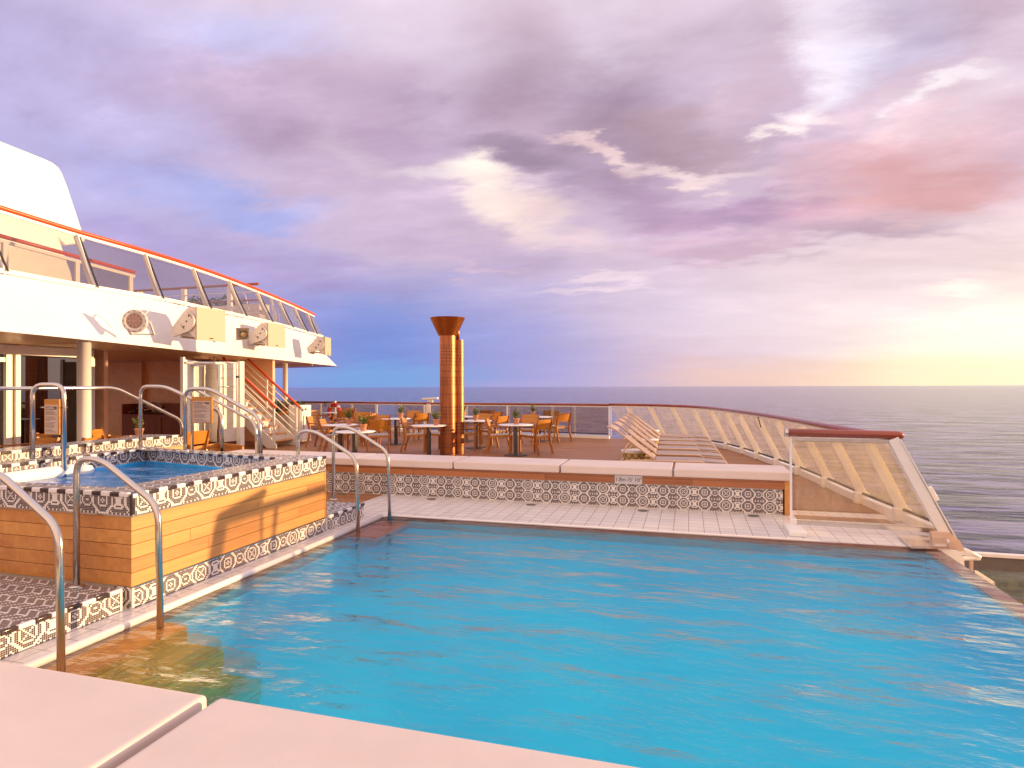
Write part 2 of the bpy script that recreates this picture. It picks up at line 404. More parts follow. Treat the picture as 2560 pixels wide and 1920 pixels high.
# ------------------------------------------------------------------ picture-wide settings
WATER_BUMP = .13
SKY_STRENGTH = 0.85; SUN_POWER = 5.0; EXPO = 0.5
OVERHEAD = (.95, .80, .86); BEHIND = (1.4, .95, .70)
SKY_LOW = [
 (2700, 850, 900, 330, 0, (250, 226, 208), .95), (2680, 895, 600, 185, 0, (255, 246, 226), 1.0, 0), (2300, 950, 620, 80, 0, (255, 228, 186), .85),
 (1750, 900, 420, 200, 0, (196, 170, 188), .8), (1900, 940, 300, 60, 0, (228, 188, 168), .6),
 (1250, 880, 420, 260, 0, (146, 148, 205), .85), (800, 880, 480, 260, 0, (84, 124, 202), .85, .1), (900, 945, 420, 50, 0, (112, 160, 212), .7),
 (500, 760, 420, 260, 0, (160, 150, 204), .75), (150, 430, 330, 130, -18, (158, 166, 226), .5), (60, 150, 500, 300, 0, (182, 176, 220), .7), (1700, 780, 360, 120, 0, (205, 190, 214), .6),
 (2150, 740, 500, 170, 10, (232, 212, 218), .7)]
SKY_HIGH = [
 (250, 200, 420, 260, -10, (184, 176, 216), .7), (640, 90, 260, 130, 0, (176, 182, 232), .6), (760, 330, 560, 120, -12, (184, 160, 186), .85),
 (640, 520, 190, 60, -6, (148, 164, 224), .7), (420, 470, 260, 60, -20, (156, 168, 226), .45), (330, 620, 300, 90, -8, (166, 152, 200), .7), (880, 250, 260, 90, -10, (180, 154, 180), .6),
 (1000, 430, 300, 60, -14, (204, 188, 204), .6),
 (1300, 170, 200, 330, 12, (182, 158, 178), .8), (1500, 70, 130, 90, 0, (212, 198, 216), .6),
 (1580, 260, 260, 200, 25, (162, 140, 162), .95), (1720, 335, 300, 90, -12, (172, 146, 158), .9), (1450, 330, 150, 90, 30, (170, 148, 168), .7),
 (1200, 465, 130, 88, -20, (255, 243, 228), .95), (1275, 530, 170, 70, -10, (246, 222, 212), .75), (1080, 455, 150, 40, -15, (222, 206, 214), .6), (1400, 600, 220, 40, -6, (226, 200, 200), .6),
 (1480, 372, 200, 24, -22, (238, 210, 208), .8), (1290, 385, 230, 62, -22, (158, 138, 160), .95, .2), (1700, 402, 260, 26, -8, (244, 220, 216), .7),
 (1640, 500, 210, 85, -14, (172, 144, 172), .9), (1900, 530, 250, 66, -8, (162, 132, 164), .9), (2150, 590, 280, 44, -4, (168, 142, 160), .75), (1800, 610, 260, 36, -4, (190, 156, 176), .6),
 (1780, 130, 200, 160, 40, (198, 180, 202), .6), (2060, 60, 90, 120, 20, (248, 242, 252), .9), (2190, 50, 120, 120, 0, (210, 208, 234), .6),
 (2330, 165, 90, 34, 20, (255, 252, 250), .95, .3), (2020, 240, 70, 40, 50, (250, 236, 236), .8), (2080, 250, 50, 26, 0, (248, 230, 232), .8),
 (1965, 320, 60, 26, 10, (252, 238, 234), .8), (2260, 300, 100, 60, 30, (238, 216, 220), .6), (1880, 230, 130, 60, 40, (198, 172, 186), .7), (2160, 220, 120, 70, 30, (214, 190, 202), .7),
 (2250, 430, 280, 120, 5, (208, 158, 160), .9), (2400, 480, 180, 66, 0, (198, 144, 144), .75), (2420, 260, 170, 160, 20, (216, 186, 194), .7), (2480, 110, 200, 150, 0, (222, 208, 222), .6), (2080, 400, 160, 70, 10, (206, 170, 182), .7),
 (1180, 662, 160, 14, -2, (214, 188, 202), .8), (1490, 716, 170, 22, 4, (228, 206, 216), .8), (2390, 735, 70, 34, 0, (255, 242, 230), .9),
 (1100, 640, 330, 50, -4, (188, 166, 196), .6), (800, 690, 300, 60, -8, (166, 146, 190), .6)]

# ------------------------------------------------------------------ sky, sun, camera
SUN_AZ = R(63); SUN_EL = R(4.9)
SUN = Vector((math.sin(SUN_AZ)*math.cos(SUN_EL), math.cos(SUN_AZ)*math.cos(SUN_EL), math.sin(SUN_EL)))
def srgb(r, g, b):
    f = lambda c: (c/255/12.92 if c/255 <= .04045 else ((c/255+.055)/1.055)**2.4)
    return (f(r), f(g), f(b))
w = bpy.data.worlds.new('World'); scene.world = w; w.use_nodes = True
nt = w.node_tree; bg = nt.nodes['Background']
tc = N(nt, 'ShaderNodeTexCoord'); nrm = N(nt, 'ShaderNodeVectorMath', operation='NORMALIZE'); nt.links.new(tc.outputs['Generated'], nrm.inputs[0])
sp = N(nt, 'ShaderNodeSeparateXYZ'); nt.links.new(nrm.outputs[0], sp.inputs[0])
az = math_(nt, 'ARCTAN2', sp.outputs[0], sp.outputs[1]); el = math_(nt, 'ARCSINE', sp.outputs[2])
# cloud-layer coordinates: the direction projected on a flat layer overhead
den = math_(nt, 'ADD', math_(nt, 'MAXIMUM', sp.outputs[2], 0.0), .16)
cl = N(nt, 'ShaderNodeCombineXYZ')
nt.links.new(math_(nt, 'DIVIDE', sp.outputs[0], den), cl.inputs[0]); nt.links.new(math_(nt, 'DIVIDE', sp.outputs[1], den), cl.inputs[1])
clr = N(nt, 'ShaderNodeMapping'); clr.inputs['Rotation'].default_value = (0, 0, R(-22)); clr.inputs['Scale'].default_value = (.75, 1.25, 1)
nt.links.new(cl.outputs[0], clr.inputs['Vector'])
n1 = N(nt, 'ShaderNodeTexNoise'); n1.inputs['Scale'].default_value = 1.15; n1.inputs['Detail'].default_value = 9; n1.inputs['Roughness'].default_value = .56; n1.inputs['Distortion'].default_value = .3
nt.links.new(clr.outputs[0], n1.inputs['Vector'])
ae = N(nt, 'ShaderNodeCombineXYZ'); nt.links.new(az, ae.inputs[0]); nt.links.new(el, ae.inputs[1])
def warped(amount, scale, detail):
    n = N(nt, 'ShaderNodeTexNoise'); n.inputs['Scale'].default_value = scale; n.inputs['Detail'].default_value = detail; n.inputs['Roughness'].default_value = .6
    nt.links.new(clr.outputs[0], n.inputs['Vector'])
    s = N(nt, 'ShaderNodeVectorMath', operation='SUBTRACT'); nt.links.new(n.outputs['Color'], s.inputs[0]); s.inputs[1].default_value = (.5, .5, .5)
    k = N(nt, 'ShaderNodeVectorMath', operation='SCALE'); nt.links.new(s.outputs[0], k.inputs[0]); k.inputs['Scale'].default_value = amount
    # less wandering close to the horizon
    k2 = N(nt, 'ShaderNodeVectorMath', operation='SCALE'); nt.links.new(k.outputs[0], k2.inputs[0])
    nt.links.new(math_(nt, 'MULTIPLY_ADD', sp.outputs[2], 1.5, .25, clamp=True), k2.inputs['Scale'])
    a = N(nt, 'ShaderNodeVectorMath', operation='ADD'); nt.links.new(ae.outputs[0], a.inputs[0]); nt.links.new(k2.outputs[0], a.inputs[1])
    return a.outputs[0]
W1 = warped(.34, 2.3, 9)
W0 = warped(.22, 1.6, 8)
# ground tone of the sky by height
base = ramp(nt, math_(nt, 'MULTIPLY', el, 1.0), ((0.0, srgb(190, 172, 196)), (.12, srgb(206, 186, 202)), (.35, srgb(192, 172, 194)), (.62, srgb(206, 192, 206)), (1.0, srgb(225, 218, 235))))
warm = ramp(nt, math_(nt, 'MULTIPLY_ADD', az, .45, .5, clamp=True), ((.3, (1, 1, 1.04)), (.55, (1.02, 1.0, 1.0)), (.75, (1.16, 1.06, 1.0))))
cur = mixc(nt, 1.0, base, warm, 'MULTIPLY')
def blob(cur, px, py, rx, ry, rot, c, amt, vec, hard=0.0):
    a, e = azel(px, py)
    mp = N(nt, 'ShaderNodeMapping', vector_type='TEXTURE')
    mp.inputs['Location'].default_value = (a, e, 0); mp.inputs['Rotation'].default_value = (0, 0, R(rot)); mp.inputs['Scale'].default_value = (rx/1530, ry/1530, 1e6)
    nt.links.new(vec, mp.inputs['Vector'])
    ln = N(nt, 'ShaderNodeVectorMath', operation='LENGTH'); nt.links.new(mp.outputs[0], ln.inputs[0])
    mr = N(nt, 'ShaderNodeMapRange', interpolation_type='SMOOTHERSTEP'); nt.links.new(ln.outputs['Value'], mr.inputs['Value'])
    mr.inputs['From Min'].default_value = hard; mr.inputs['From Max'].default_value = 1.25; mr.inputs['To Min'].default_value = amt; mr.inputs['To Max'].default_value = 0
    return mixc(nt, mr.outputs['Result'], cur, srgb(*c) if max(c) > 2 else c)
# (px, py, rx, ry, rotation, colour, amount, wander, hardness): where each bank of cloud or clear air stands in the sky
for b_ in SKY_LOW: cur = blob(cur, *b_[:7], W0, b_[7] if len(b_) > 7 else 0)
for b_ in SKY_HIGH: cur = blob(cur, *b_[:7], W1, b_[7] if len(b_) > 7 else 0)
# fine structure of the cloud
n2 = N(nt, 'ShaderNodeTexNoise'); n2.inputs['Scale'].default_value = 4.2; n2.inputs['Detail'].default_value = 8; n2.inputs['Roughness'].default_value = .62; n2.inputs['Distortion'].default_value = .3
nt.links.new(clr.outputs[0], n2.inputs['Vector'])
nn = math_(nt, 'MULTIPLY_ADD', n2.outputs['Fac'], .28, math_(nt, 'MULTIPLY', n1.outputs['Fac'], .72))
fine = ramp(nt, nn, ((.33, (.64, .57, .62)), (.47, (.92, .89, .91)), (.54, (1.03, 1.02, 1.02)), (.67, (1.55, 1.46, 1.40))))
amt = math_(nt, 'MULTIPLY_ADD', sp.outputs[2], 2.4, .02, clamp=True)
cur = mixc(nt, amt, cur, mixc(nt, 1.0, cur, fine, 'MULTIPLY'))
# unseen sky overhead and behind, brightened and warmed behind as added fill light
up_ = ramp(nt, sp.outputs[2], ((.42, (0,)*3), (.85, (1,)*3)))
cur = mixc(nt, up_, cur, OVERHEAD)
back = math_(nt, 'MULTIPLY', ramp(nt, math_(nt, 'MULTIPLY_ADD', sp.outputs[1], -.5, .5), ((.55, (0,)*3), (.8, (1,)*3))), .9)
cur = mixc(nt, back, cur, BEHIND)
ns = N(nt, 'ShaderNodeTexSky', sky_type='NISHITA'); ns.sun_disc = False; ns.sun_elevation = SUN_EL; ns.sun_rotation = SUN_AZ
sk = N(nt, 'ShaderNodeVectorMath', operation='SCALE'); nt.links.new(ns.outputs[0], sk.inputs[0]); sk.inputs['Scale'].default_value = .05*.12
ad = N(nt, 'ShaderNodeVectorMath', operation='ADD'); nt.links.new(cur, ad.inputs[0]); nt.links.new(sk.outputs[0], ad.inputs[1])
nt.links.new(ad.outputs[0], bg.inputs['Color']); bg.inputs['Strength'].default_value = SKY_STRENGTH

sl = bpy.data.lights.new('sun', 'SUN'); sl.energy = SUN_POWER; sl.angle = R(.6); sl.color = (1.0, .66, .30)
so = bpy.data.objects.new('sun', sl); col.objects.link(so); so.rotation_euler = SUN.to_track_quat('Z', 'Y').to_euler()

cd = bpy.data.cameras.new('camera'); co = bpy.data.objects.new('camera', cd); col.objects.link(co)
cd.sensor_width = 36; cd.lens = 36*F/2560; cd.clip_start = .05; cd.clip_end = 60000
mm = Matrix((RT, UP, -FW)).transposed().to_4x4(); mm.translation = CAM; co.matrix_world = mm
scene.camera = co
scene.view_settings.view_transform = 'Standard'; scene.view_settings.look = 'None'; scene.view_settings.exposure = EXPO; scene.view_settings.gamma = 1
scene.cycles.use_denoising = True
scene.cycles.max_bounces = 16; scene.cycles.transparent_max_bounces = 24; scene.cycles.glossy_bounces = 10; scene.cycles.diffuse_bounces = 8; scene.cycles.transmission_bounces = 14
scene.cycles.caustics_reflective = True; scene.cycles.sample_clamp_indirect = 6

# ------------------------------------------------------------------ sea
m, nt, b, out = newmat('sea_water')
b.inputs['Roughness'].default_value = .12; b.inputs['IOR'].default_value = 1.3; b.inputs['Specular IOR Level'].default_value = .30; b.inputs['Specular Tint'].default_value = (.80, .80, 1, 1)
na = noise(nt, worldco(nt, (.10, .24, 1), (0, 0, R(14))), 1, 7, .66); nb = noise(nt, worldco(nt, (.016, .045, 1), (0, 0, R(22))), 1, 4, .6)
hh = math_(nt, 'ADD', math_(nt, 'MULTIPLY', na, .9), math_(nt, 'MULTIPLY', nb, 3.6))
bump(nt, b, hh, 1.0, 1.0)
nd = noise(nt, worldco(nt, (.04, .15, 1), (0, 0, R(18))), 1, 7, .62)
nt.links.new(ramp(nt, nd, ((.465, (.007, .009, .075)), (.54, (.17, .155, .34)))), b.inputs['Base Color'])
sea = MB(); S = 30000
sea.quad((-S, -S, -20), (S, -S, -20), (S, S, -20), (-S, S, -20)); tag(sea.build('sea', m, recalc=False), kind='structure')

# ------------------------------------------------------------------ decks
PX0, PX1, PY0, PY1 = -3.62, 2.33, 1.72, 6.90         # pool opening
# ------------------------------------------------------------------ decks (all at the same level; the sheet ends at the ship's side)
PX0, PX1, PY0, PY1 = -3.64, 2.34, 1.72, 6.91         # pool opening
TOPC = smoothpts([(2.10, 7.42, 0), (1.98, 8.2, 0), (1.83, 9.2, 0), (1.68, 10.5, 0), (1.5, 11.85, 0), (1.29, 13.05, 0), (1.04, 14.2, 0), (.81, 15.25, 0), (.50, 16.3, 0), (.10, 17.15, 0), (-.45, 17.8, 0), (-1.09, 18.28, 0), (-1.76, 18.55, 0), (-2.3, 18.7, 0)], 8)
LEAN = Vector((.44, .08, 0))
FARL = [Vector(p) for p in ((-2.3, 18.7, 0), (-3.5, 18.95, 0), (-5.7, 19.25, 0), (-8.7, 19.5, 0), (-10.2, 20.0, 0))]
FARL2 = [Vector(p) for p in ((-10.05, 20.35, 0), (-13.3, 20.85, 0), (-18.5, 21.3, 0), (-26, 21.5, 0))]
edge = [p+LEAN*1.25 for p in TOPC]
decko = MB()
out_ = edge+[p+Vector((0, .12, 0)) for p in FARL[1:]+FARL2]
yb = 8.55
pts = [Vector((edge[0].x-.02, yb, 0))]+[p for p in out_ if p.y > yb]+[Vector((-26, yb, 0))]
decko.poly(pts)
decko.quad((-26, -4, 0), (-4.35, -4, 0), (-4.35, yb, 0), (-26, yb, 0))
tag(decko.build('deck', M['deck']), kind='structure')
td = MB(); zt_ = .0
EX = edge[0].x
td.quad((-4.35, PY1, 0), (PX0, PY1, 0), (PX0, yb, 0), (-4.35, yb, 0))
td.quad((PX0, PY1, 0), (PX1, PY1, 0), (PX1, yb, 0), (PX0, yb, 0))
td.quad((PX1, 7.0, 0), (EX-.02, 7.3, 0), (EX-.02, yb, 0), (PX1, yb, 0))
td.quad((-4.35, -4, 0), (PX0, -4, 0), (PX0, PY1, 0), (-4.35, PY1, 0))
td.quad((PX0, -4, 0), (PX1+.1, -4, 0), (PX1+.1, PY0, 0), (PX0, PY0, 0))
tag(td.build('pool_surround', M['tiles']), kind='structure')
bd = MB(); bd.quad((1.25, 8.02, .004), (2.3, 8.02, .004), (2.26, 8.24, .004), (1.25, 8.24, .004)); bd.quad((1.25, 8.62, .004), (2.2, 8.62, .004), (2.17, 8.8, .004), (1.25, 8.8, .004))
tag(bd.build('teak_deck_band', M['deck']), kind='structure')
cb = MB()   # rounded white curb along the pool's left side
cb.tube([(PX0+.0, PY0, .004), (PX0, PY1-.1, .004)], .028, 10)
cb.tube([(PX0, PY1-.1, .002), (PX0+.12, PY1, .0), (PX1-.9, PY1+.012, .0)], .014, 8)
tag(cb.build('pool_curb', M['trim_w']), kind='structure')
# ship's side below the deck edge
hs = MB()
A = [p.copy() for p in out_]; B = [p+Vector((.3, .15, -2.7)) for p in out_]
hs.strip(A, B, 0, True)
hs.quad((PX1+.02, -4, -.08), (PX1+.02, 7.25, -.08), (PX1+.02, 7.25, -2.7), (PX1+.02, -4, -2.7))
tag(hs.build('ship_side', M['fascia']), kind='structure')
# pool: painted basin, stone ledge just under the surface, water
m, nt, b, out = newmat('pool_paint'); v = worldco(nt)
nt.links.new(ramp(nt, noise(nt, v, .9, 4, .6), ((.3, (.0, .62, .86)), (.7, (.003, .80, .99)))), b.inputs['Base Color']); b.inputs['Roughness'].default_value = .5
po = MB(); ZF = -.62; lw = .06
x0, x1, y0, y1 = PX0+lw, PX1-.12, PY0, PY1-lw
po.quad((x0, y0, ZF), (x1, y0, ZF), (x1, y1, ZF), (x0, y1, ZF)); po.quad((x0, y0, ZF), (x0, y1, ZF), (x0, y1, -.13), (x0, y0, -.13)); po.quad((x1, y0, ZF), (x1, y1, ZF), (x1, y1, -.06), (x1, y0, -.06))
po.quad((x0, y1, ZF), (x1, y1, ZF), (x1, y1, -.13), (x0, y1, -.13)); po.quad((x0, y0, ZF), (x1, y0, ZF), (x1, y0, 0), (x0, y0, 0))
tag(po.build('pool_basin', m), kind='structure')
le = MB()
le.box(PX0, PX0+lw, PY0, PY1, -.13, -.035); le.box(x0, x1, PY1-lw, PY1, -.13, -.036); le.box(PX1-.12, PX1+.02, PY0, 7.0, -.06, -.022)
le.quad((PX0, PY0, -.035), (PX0, PY1, -.035), (PX0, PY1, 0), (PX0, PY0, 0)); le.quad((PX0, PY1, -.036), (PX1, PY1, -.036), (PX1, PY1, -.002), (PX0, PY1, -.002))
tag(le.build('pool_ledge', M['brownband']), kind='structure')
m, nt, b, out = newmat('pool_water'); nt.nodes.remove(b)
wv = worldco(nt, (1, 1, 1), (0, 0, R(10)))
na = noise(nt, worldco(nt, (1.0, 2.1, 1), (0, 0, R(10))), 1.0, 3, .5); nb = noise(nt, worldco(nt, (3.0, 6.6, 1), (0, 0, R(16))), 1.0, 4, .6); nc = noise(nt, worldco(nt, (9, 24, 1), (0, 0, R(6))), 1, 3, .6)
hh = math_(nt, 'ADD', math_(nt, 'MULTIPLY', na, 1.0), math_(nt, 'ADD', math_(nt, 'MULTIPLY', nb, .22), math_(nt, 'MULTIPLY', nc, .03)))
bp = N(nt, 'ShaderNodeBump'); bp.inputs['Strength'].default_value = 1.0; bp.inputs['Distance'].default_value = WATER_BUMP; nt.links.new(hh, bp.inputs['Height'])
tr = N(nt, 'ShaderNodeBsdfTransparent'); tr.inputs[0].default_value = (.96, .99, 1, 1)
gl = N(nt, 'ShaderNodeBsdfGlossy'); gl.inputs['Roughness'].default_value = .06; nt.links.new(bp.outputs[0], gl.inputs['Normal'])
fr = N(nt, 'ShaderNodeFresnel'); nt.links.new(ior2(nt, 1.45), fr.inputs[0]); nt.links.new(bp.outputs[0], fr.inputs['Normal'])
rf = N(nt, 'ShaderNodeBsdfRefraction'); rf.inputs['IOR'].default_value = 1.33; rf.inputs['Roughness'].default_value = .05; nt.links.new(bp.outputs[0], rf.inputs['Normal'])
mr_ = N(nt, 'ShaderNodeMixShader'); mr_.inputs[0].default_value = .5; nt.links.new(tr.outputs[0], mr_.inputs[1]); nt.links.new(rf.outputs[0], mr_.inputs[2])
mx = N(nt, 'ShaderNodeMixShader'); nt.links.new(fr.outputs[0], mx.inputs[0]); nt.links.new(mr_.outputs[0], mx.inputs[1]); nt.links.new(gl.outputs[0], mx.inputs[2]); nt.links.new(mx.outputs[0], out.inputs['Surface'])
M['water'] = m
m2 = m.copy(); m2.name = 'pool_water_body'; nt2 = m2.node_tree       # the same surface over a body of water that swallows red light
va = nt2.nodes.new('ShaderNodeVolumeAbsorption'); va.inputs['Color'].default_value = (.0, .93, .992, 1); va.inputs['Density'].default_value = 1.35
nt2.links.new(va.outputs[0], [n_ for n_ in nt2.nodes if n_.type == 'OUTPUT_MATERIAL'][0].inputs['Volume'])
wa = MB(); wa.box(PX0-.005, PX1+.02, PY0-.005, PY1+.005, ZF-.02, -.014)
tag(wa.build('pool_water', m2), kind='structure')
# submerged teak steps at the two hand-rail entries
for nm, ya, yb_, lab in (('pool_steps', 1.74, 3.42, 'submerged teak steps with ribbed risers beside the near pool handrails'), ('pool_steps', 5.95, 6.74, 'submerged reddish teak steps in the far corner of the pool')):
    t = thing(nm, lab, 'pool steps', (PX0, ya, 0), 0, 'teak steps under the pool water')
    for k, (xa, xb, z) in enumerate(((.0, .34, -.04), (.34, .64, -.15), (.64, .94, -.32)) if ya < 4 else ((.0, .42, -.05),)):
        s_ = MB(); n = int((xb-xa)/.055); dx = (xb-xa)/n
        for i in range(n): s_.box(xa+i*dx, xa+(i+1)*dx-.005, 0, yb_-ya, z-.03, z)
        s_.box(xa, xb-.02, 0, yb_-ya, -.62 if ya < 4 else -.11, z-.031)
        for i in range(2 if ya < 4 else 0): s_.box(xb-.02, xb-.004, 0, yb_-ya, z-.07-i*.045, z-.035-i*.045)
        s_.build('step', M['teak_sub'] if ya < 4 else M['red_sub'], t)

# ------------------------------------------------------------------ mosaic helper pattern (octagon rosettes in two rows)
def rosette(i, j):
    x = i % 48; y = j % 14
    for cx, cy, rings, kind in ((7, 7, (6.6, 4.0), 0), (19.5, 7, (4.4, 1.6), 1), (31, 7, (6.6, 3.4, 0.6), 2), (42.5, 7, (3.2, .4), 3)):
        dx = abs(x-cx); dy = abs(y-cy); o = max(dx, dy, (dx+dy)*.70)
        if o < 7.2:
            if any(abs(o-r) < .5 for r in rings): return True
            if kind == 0 and dx == dy and dx < 2.2: return True
            if kind == 1 and abs(dx-dy) < .6 and dx < 3: return True
            if o < rings[0]: return False
    if y in (0, 13) and x % 6 in (0, 3): return True
    return (x in (13, 25, 36, 47) and y % 4 == 1)
def maze(i, j):
    k = (i+(j % 6 if (j//6) % 2 else 5-j % 6)) % 6
    return k in (0,) or (j % 6 == 0 and (i//6) % 2 == 0)
def trim_run(mb, a, b, w=.03, h=.034, step=.085):
    """edging of alternating dark and white bullnose tiles from a to b (material 2 white, 3 dark)"""
    a = Vector(a); b = Vector(b); L = (b-a).length; n = max(1, int(round(L/step))); d = (b-a)/n
    for i in range(n): mb.bar(a+d*(i+.01), a+d*(i+.99), w, h, 2+(i % 2), bev=.007)
MOS = [M['tile_w'], M['tile_d'], M['trim_w'], M['trim_d']]
def planks(mb, a, b, z0, z1, n, th=.02, splits=(), gap=.004, mi=0):
    """horizontal boards along a->b, stacked z0..z1, proud of the wall by th on its right side"""
    a = Vector(a); b = Vector(b); d = (b-a); L = d.length; d.normalize()
    hh = (z1-z0)/n
    for k in range(n):
        cuts = [0]+[s for s in (splits[k] if k < len(splits) else ())]+[1]
        for s, e in zip(cuts, cuts[1:]):
            p = a+d*L*s; q = a+d*(L*e-.003)
            zc = z0+hh*(k+.5)
            mb.bar((p.x, p.y, zc), (q.x, q.y, zc), th, hh-gap, mi, bev=.0015)

# ------------------------------------------------------------------ hot tub
tub = thing('hot_tub', 'raised hot tub clad in teak boards with black and white mosaic rim', 'hot tub', (-3.87, 3.5, 0))
def L_(p): return Vector(p)-Vector((-3.87, 3.5, 0))
FRc, BRc, BLc, FLc = (-3.87, 3.5), (-3.87, 5.97), (-6.80, 6.36), (-6.80, 3.5)
iFR, iBR, iBL, iFL = (-4.22, 3.68), (-4.22, 5.66), (-6.56, 6.14), (-6.56, 3.68)
zB, zW, zT = .152, .665, .835
co_ = MB()
outer = [FRc, BRc, BLc, FLc]
def shift0(mb):
    for v_ in mb.bm.verts: v_.co -= Vector((-3.87, 3.5, 0))
def inset(q, k): return (q[0]+(-k if q[0] > -5 else k), q[1]+(k if q[1] < 4.5 else -k))
for a, b_ in zip(outer, outer[1:]+outer[:1]):
    pa, pb = inset(a, .03), inset(b_, .03)
    co_.quad((*pa, 0), (*pb, 0), (*pb, zT-.03), (*pa, zT-.03), 4)
T = .0128
mos = MB()
mos.mosaic((-3.868, 3.5, zW+.012), (0, 1, 0), (0, 0, 1), int(2.47/T), 12, T, rosette)
mos.mosaic((-3.868, 3.5, 0), (0, 1, 0), (0, 0, 1), int(2.47/T), 12, T, rosette, (5, 2))
mos.mosaic((-3.882, 3.498, zW+.012), (-1, 0, 0), (0, 0, 1), int(2.9/T), 12, T, rosette, (11, 0))
mos.mosaic((-3.882, 3.498, 0.0), (-1, 0, 0), (0, 0, 1), 12, 12, T, rosette)
# inner walls of the rim
mos.mosaic((iBR[0], iBR[1]-.002, zT-.155), Vector((iBL[0]-iBR[0], iBL[1]-iBR[1], 0)).normalized(), (0, 0, 1), int(2.39/T), 11, T, rosette)
mos.mosaic((iFL[0]+.002, iFL[1], zT-.155), (0, 1, 0), (0, 0, 1), int(2.44/T), 11, T, rosette, (9, 0))
# top of the rim
TT = .0135
mos.mosaic((iFR[0], 3.52, zT+.002), (1, 0, 0), (0, 1, 0), int(.33/TT), int(2.43/TT), TT, maze)
mos.mosaic((-6.78, 3.52, zT+.001), (1, 0, 0), (0, 1, 0), int(2.56/TT), int(.16/TT), TT, maze)
dback = Vector((BLc[0]-BRc[0], BLc[1]-BRc[1], 0)).normalized()
mos.mosaic((iBR[0]+.0, iBR[1]+.012, zT+.0005), dback, Vector((-dback.y, dback.x, 0))*-1, int(2.6/TT), int(.26/TT), TT, maze)
mos.mosaic((-6.80, 3.66, zT), (1, 0, 0), (0, 1, 0), int(.235/TT), int(2.7/TT), TT, maze)
for v_ in mos.bm.verts: v_.co -= Vector((-3.87, 3.5, 0))
mos.build('mosaic', MOS, tub, recalc=False)
for v_ in co_.bm.verts: v_.co -= Vector((-3.87, 3.5, 0))
co_.build('core', [M['offwhite']]*5, tub)
for a, b_, w_ in (((-3.872, 3.55, zT-.012), (-3.872, 5.96, zT-.012), .03), ((-3.9, 3.503, zT-.012), (-6.8, 3.503, zT-.012), .03), ((*iBR, zT-.012), (*iBL, zT-.012), .028), ((*iFL, zT-.012), (*iBL, zT-.012), .028)):
    tr_ = MB(); trim_run(tr_, a, b_, w_); shift0(tr_); tr_.build('edge_trim', MOS, tub)
tr_ = MB(); tr_.bar((-3.875, 3.505, zW+.014), (-3.875, 3.505, zT-.005), .03, .03, 3, up=(0, 1, 0), bev=.009); tr_.bar((-3.872, 3.54, zT-.02), (-3.872, 3.495, zT-.02), .03, .03, 2, bev=.008)
shift0(tr_); tr_.build('corner_trim', MOS, tub)
for yy in (3.5, 5.965): tr_ = MB(); tr_.bar((-3.868, yy, 0), (-3.868, yy, zB), .016, .016, 2, up=(0, 1, 0)); shift0(tr_); tr_.build('corner_trim', MOS, tub)
wd = MB()
planks(wd, (-3.882, 3.492, 0), (-3.882, 5.972, 0), zB+.006, zW, 5, .024, [(.62,), (.3, .8), (.22,), (.55, .86), ()])
planks(wd, (-3.872, 3.51, 0), (-6.82, 3.51, 0), zB+.006, zW, 5, .024, [(.7,), (), (.5,), (), (.62,)])
wd.bar((-3.882, 5.955, zB+.006), (-3.882, 5.955, zW), .03, .04, 0, up=(0, 1, 0))
for v_ in wd.bm.verts: v_.co -= Vector((-3.87, 3.5, 0))
wd.build('teak_cladding', M['teak_y'], tub)
sb = MB(); sb.bar((-3.872, 3.49, zW+.007), (-3.872, 5.975, zW+.007), .03, .011); sb.bar((-3.87, 3.5, zW+.007), (-6.8, 3.5, zW+.007), .03, .011); sb.bar((-3.874, 3.49, zB), (-3.874, 5.975, zB), .018, .010)
for v_ in sb.bm.verts: v_.co -= Vector((-3.87, 3.5, 0))
sb.build('metal_strip', M['steel'], tub)
sh = MB()   # moulded shell
inn = [iFR, iBR, iBL, iFL]; z1_ = zT-.155
c0 = Vector((-5.35, 4.8, 0))
top_ = [Vector((p[0], p[1], z1_)) for p in inn]; low_ = [Vector((c0.x+(p[0]-c0.x)*.72, c0.y+(p[1]-c0.y)*.72, .28)) for p in inn]
for i in range(4): sh.quad(top_[i], top_[(i+1) % 4], low_[(i+1) % 4], low_[i])
sh.poly(low_)
for v_ in sh.bm.verts: v_.co -= Vector((-3.87, 3.5, 0))
sh.build('shell', M['spa_blue'], tub)
hd = MB(); hd.tube(smoothpts([(-6.45, 3.75, .685), (-6.44, 4.5, .70), (-6.40, 5.0, .705), (-6.36, 5.1, .69)], 5), .075, 14); hd.lathe([(.0, -.06), (.07, -.05), (.095, 0), (.07, .05), (0, .07)], (-6.32, 5.12, .70), 16)
for v_ in hd.bm.verts: v_.co -= Vector((-3.87, 3.5, 0))
hd.build('moulded_seat', M['spa_white'], tub)
hb = MB(); hb.tube([(-6.443, 4.30, .698), (-6.442, 4.37, .698)], .078, 14)
for v_ in hb.bm.verts: v_.co -= Vector((-3.87, 3.5, 0))
hb.build('seat_band', M['spa_blue'], tub)
sw = MB(); sw.poly([(p[0], p[1], .665) for p in inn])
for v_ in sw.bm.verts: v_.co -= Vector((-3.87, 3.5, 0))
sw.build('tub_water', M['water'], tub, recalc=False)

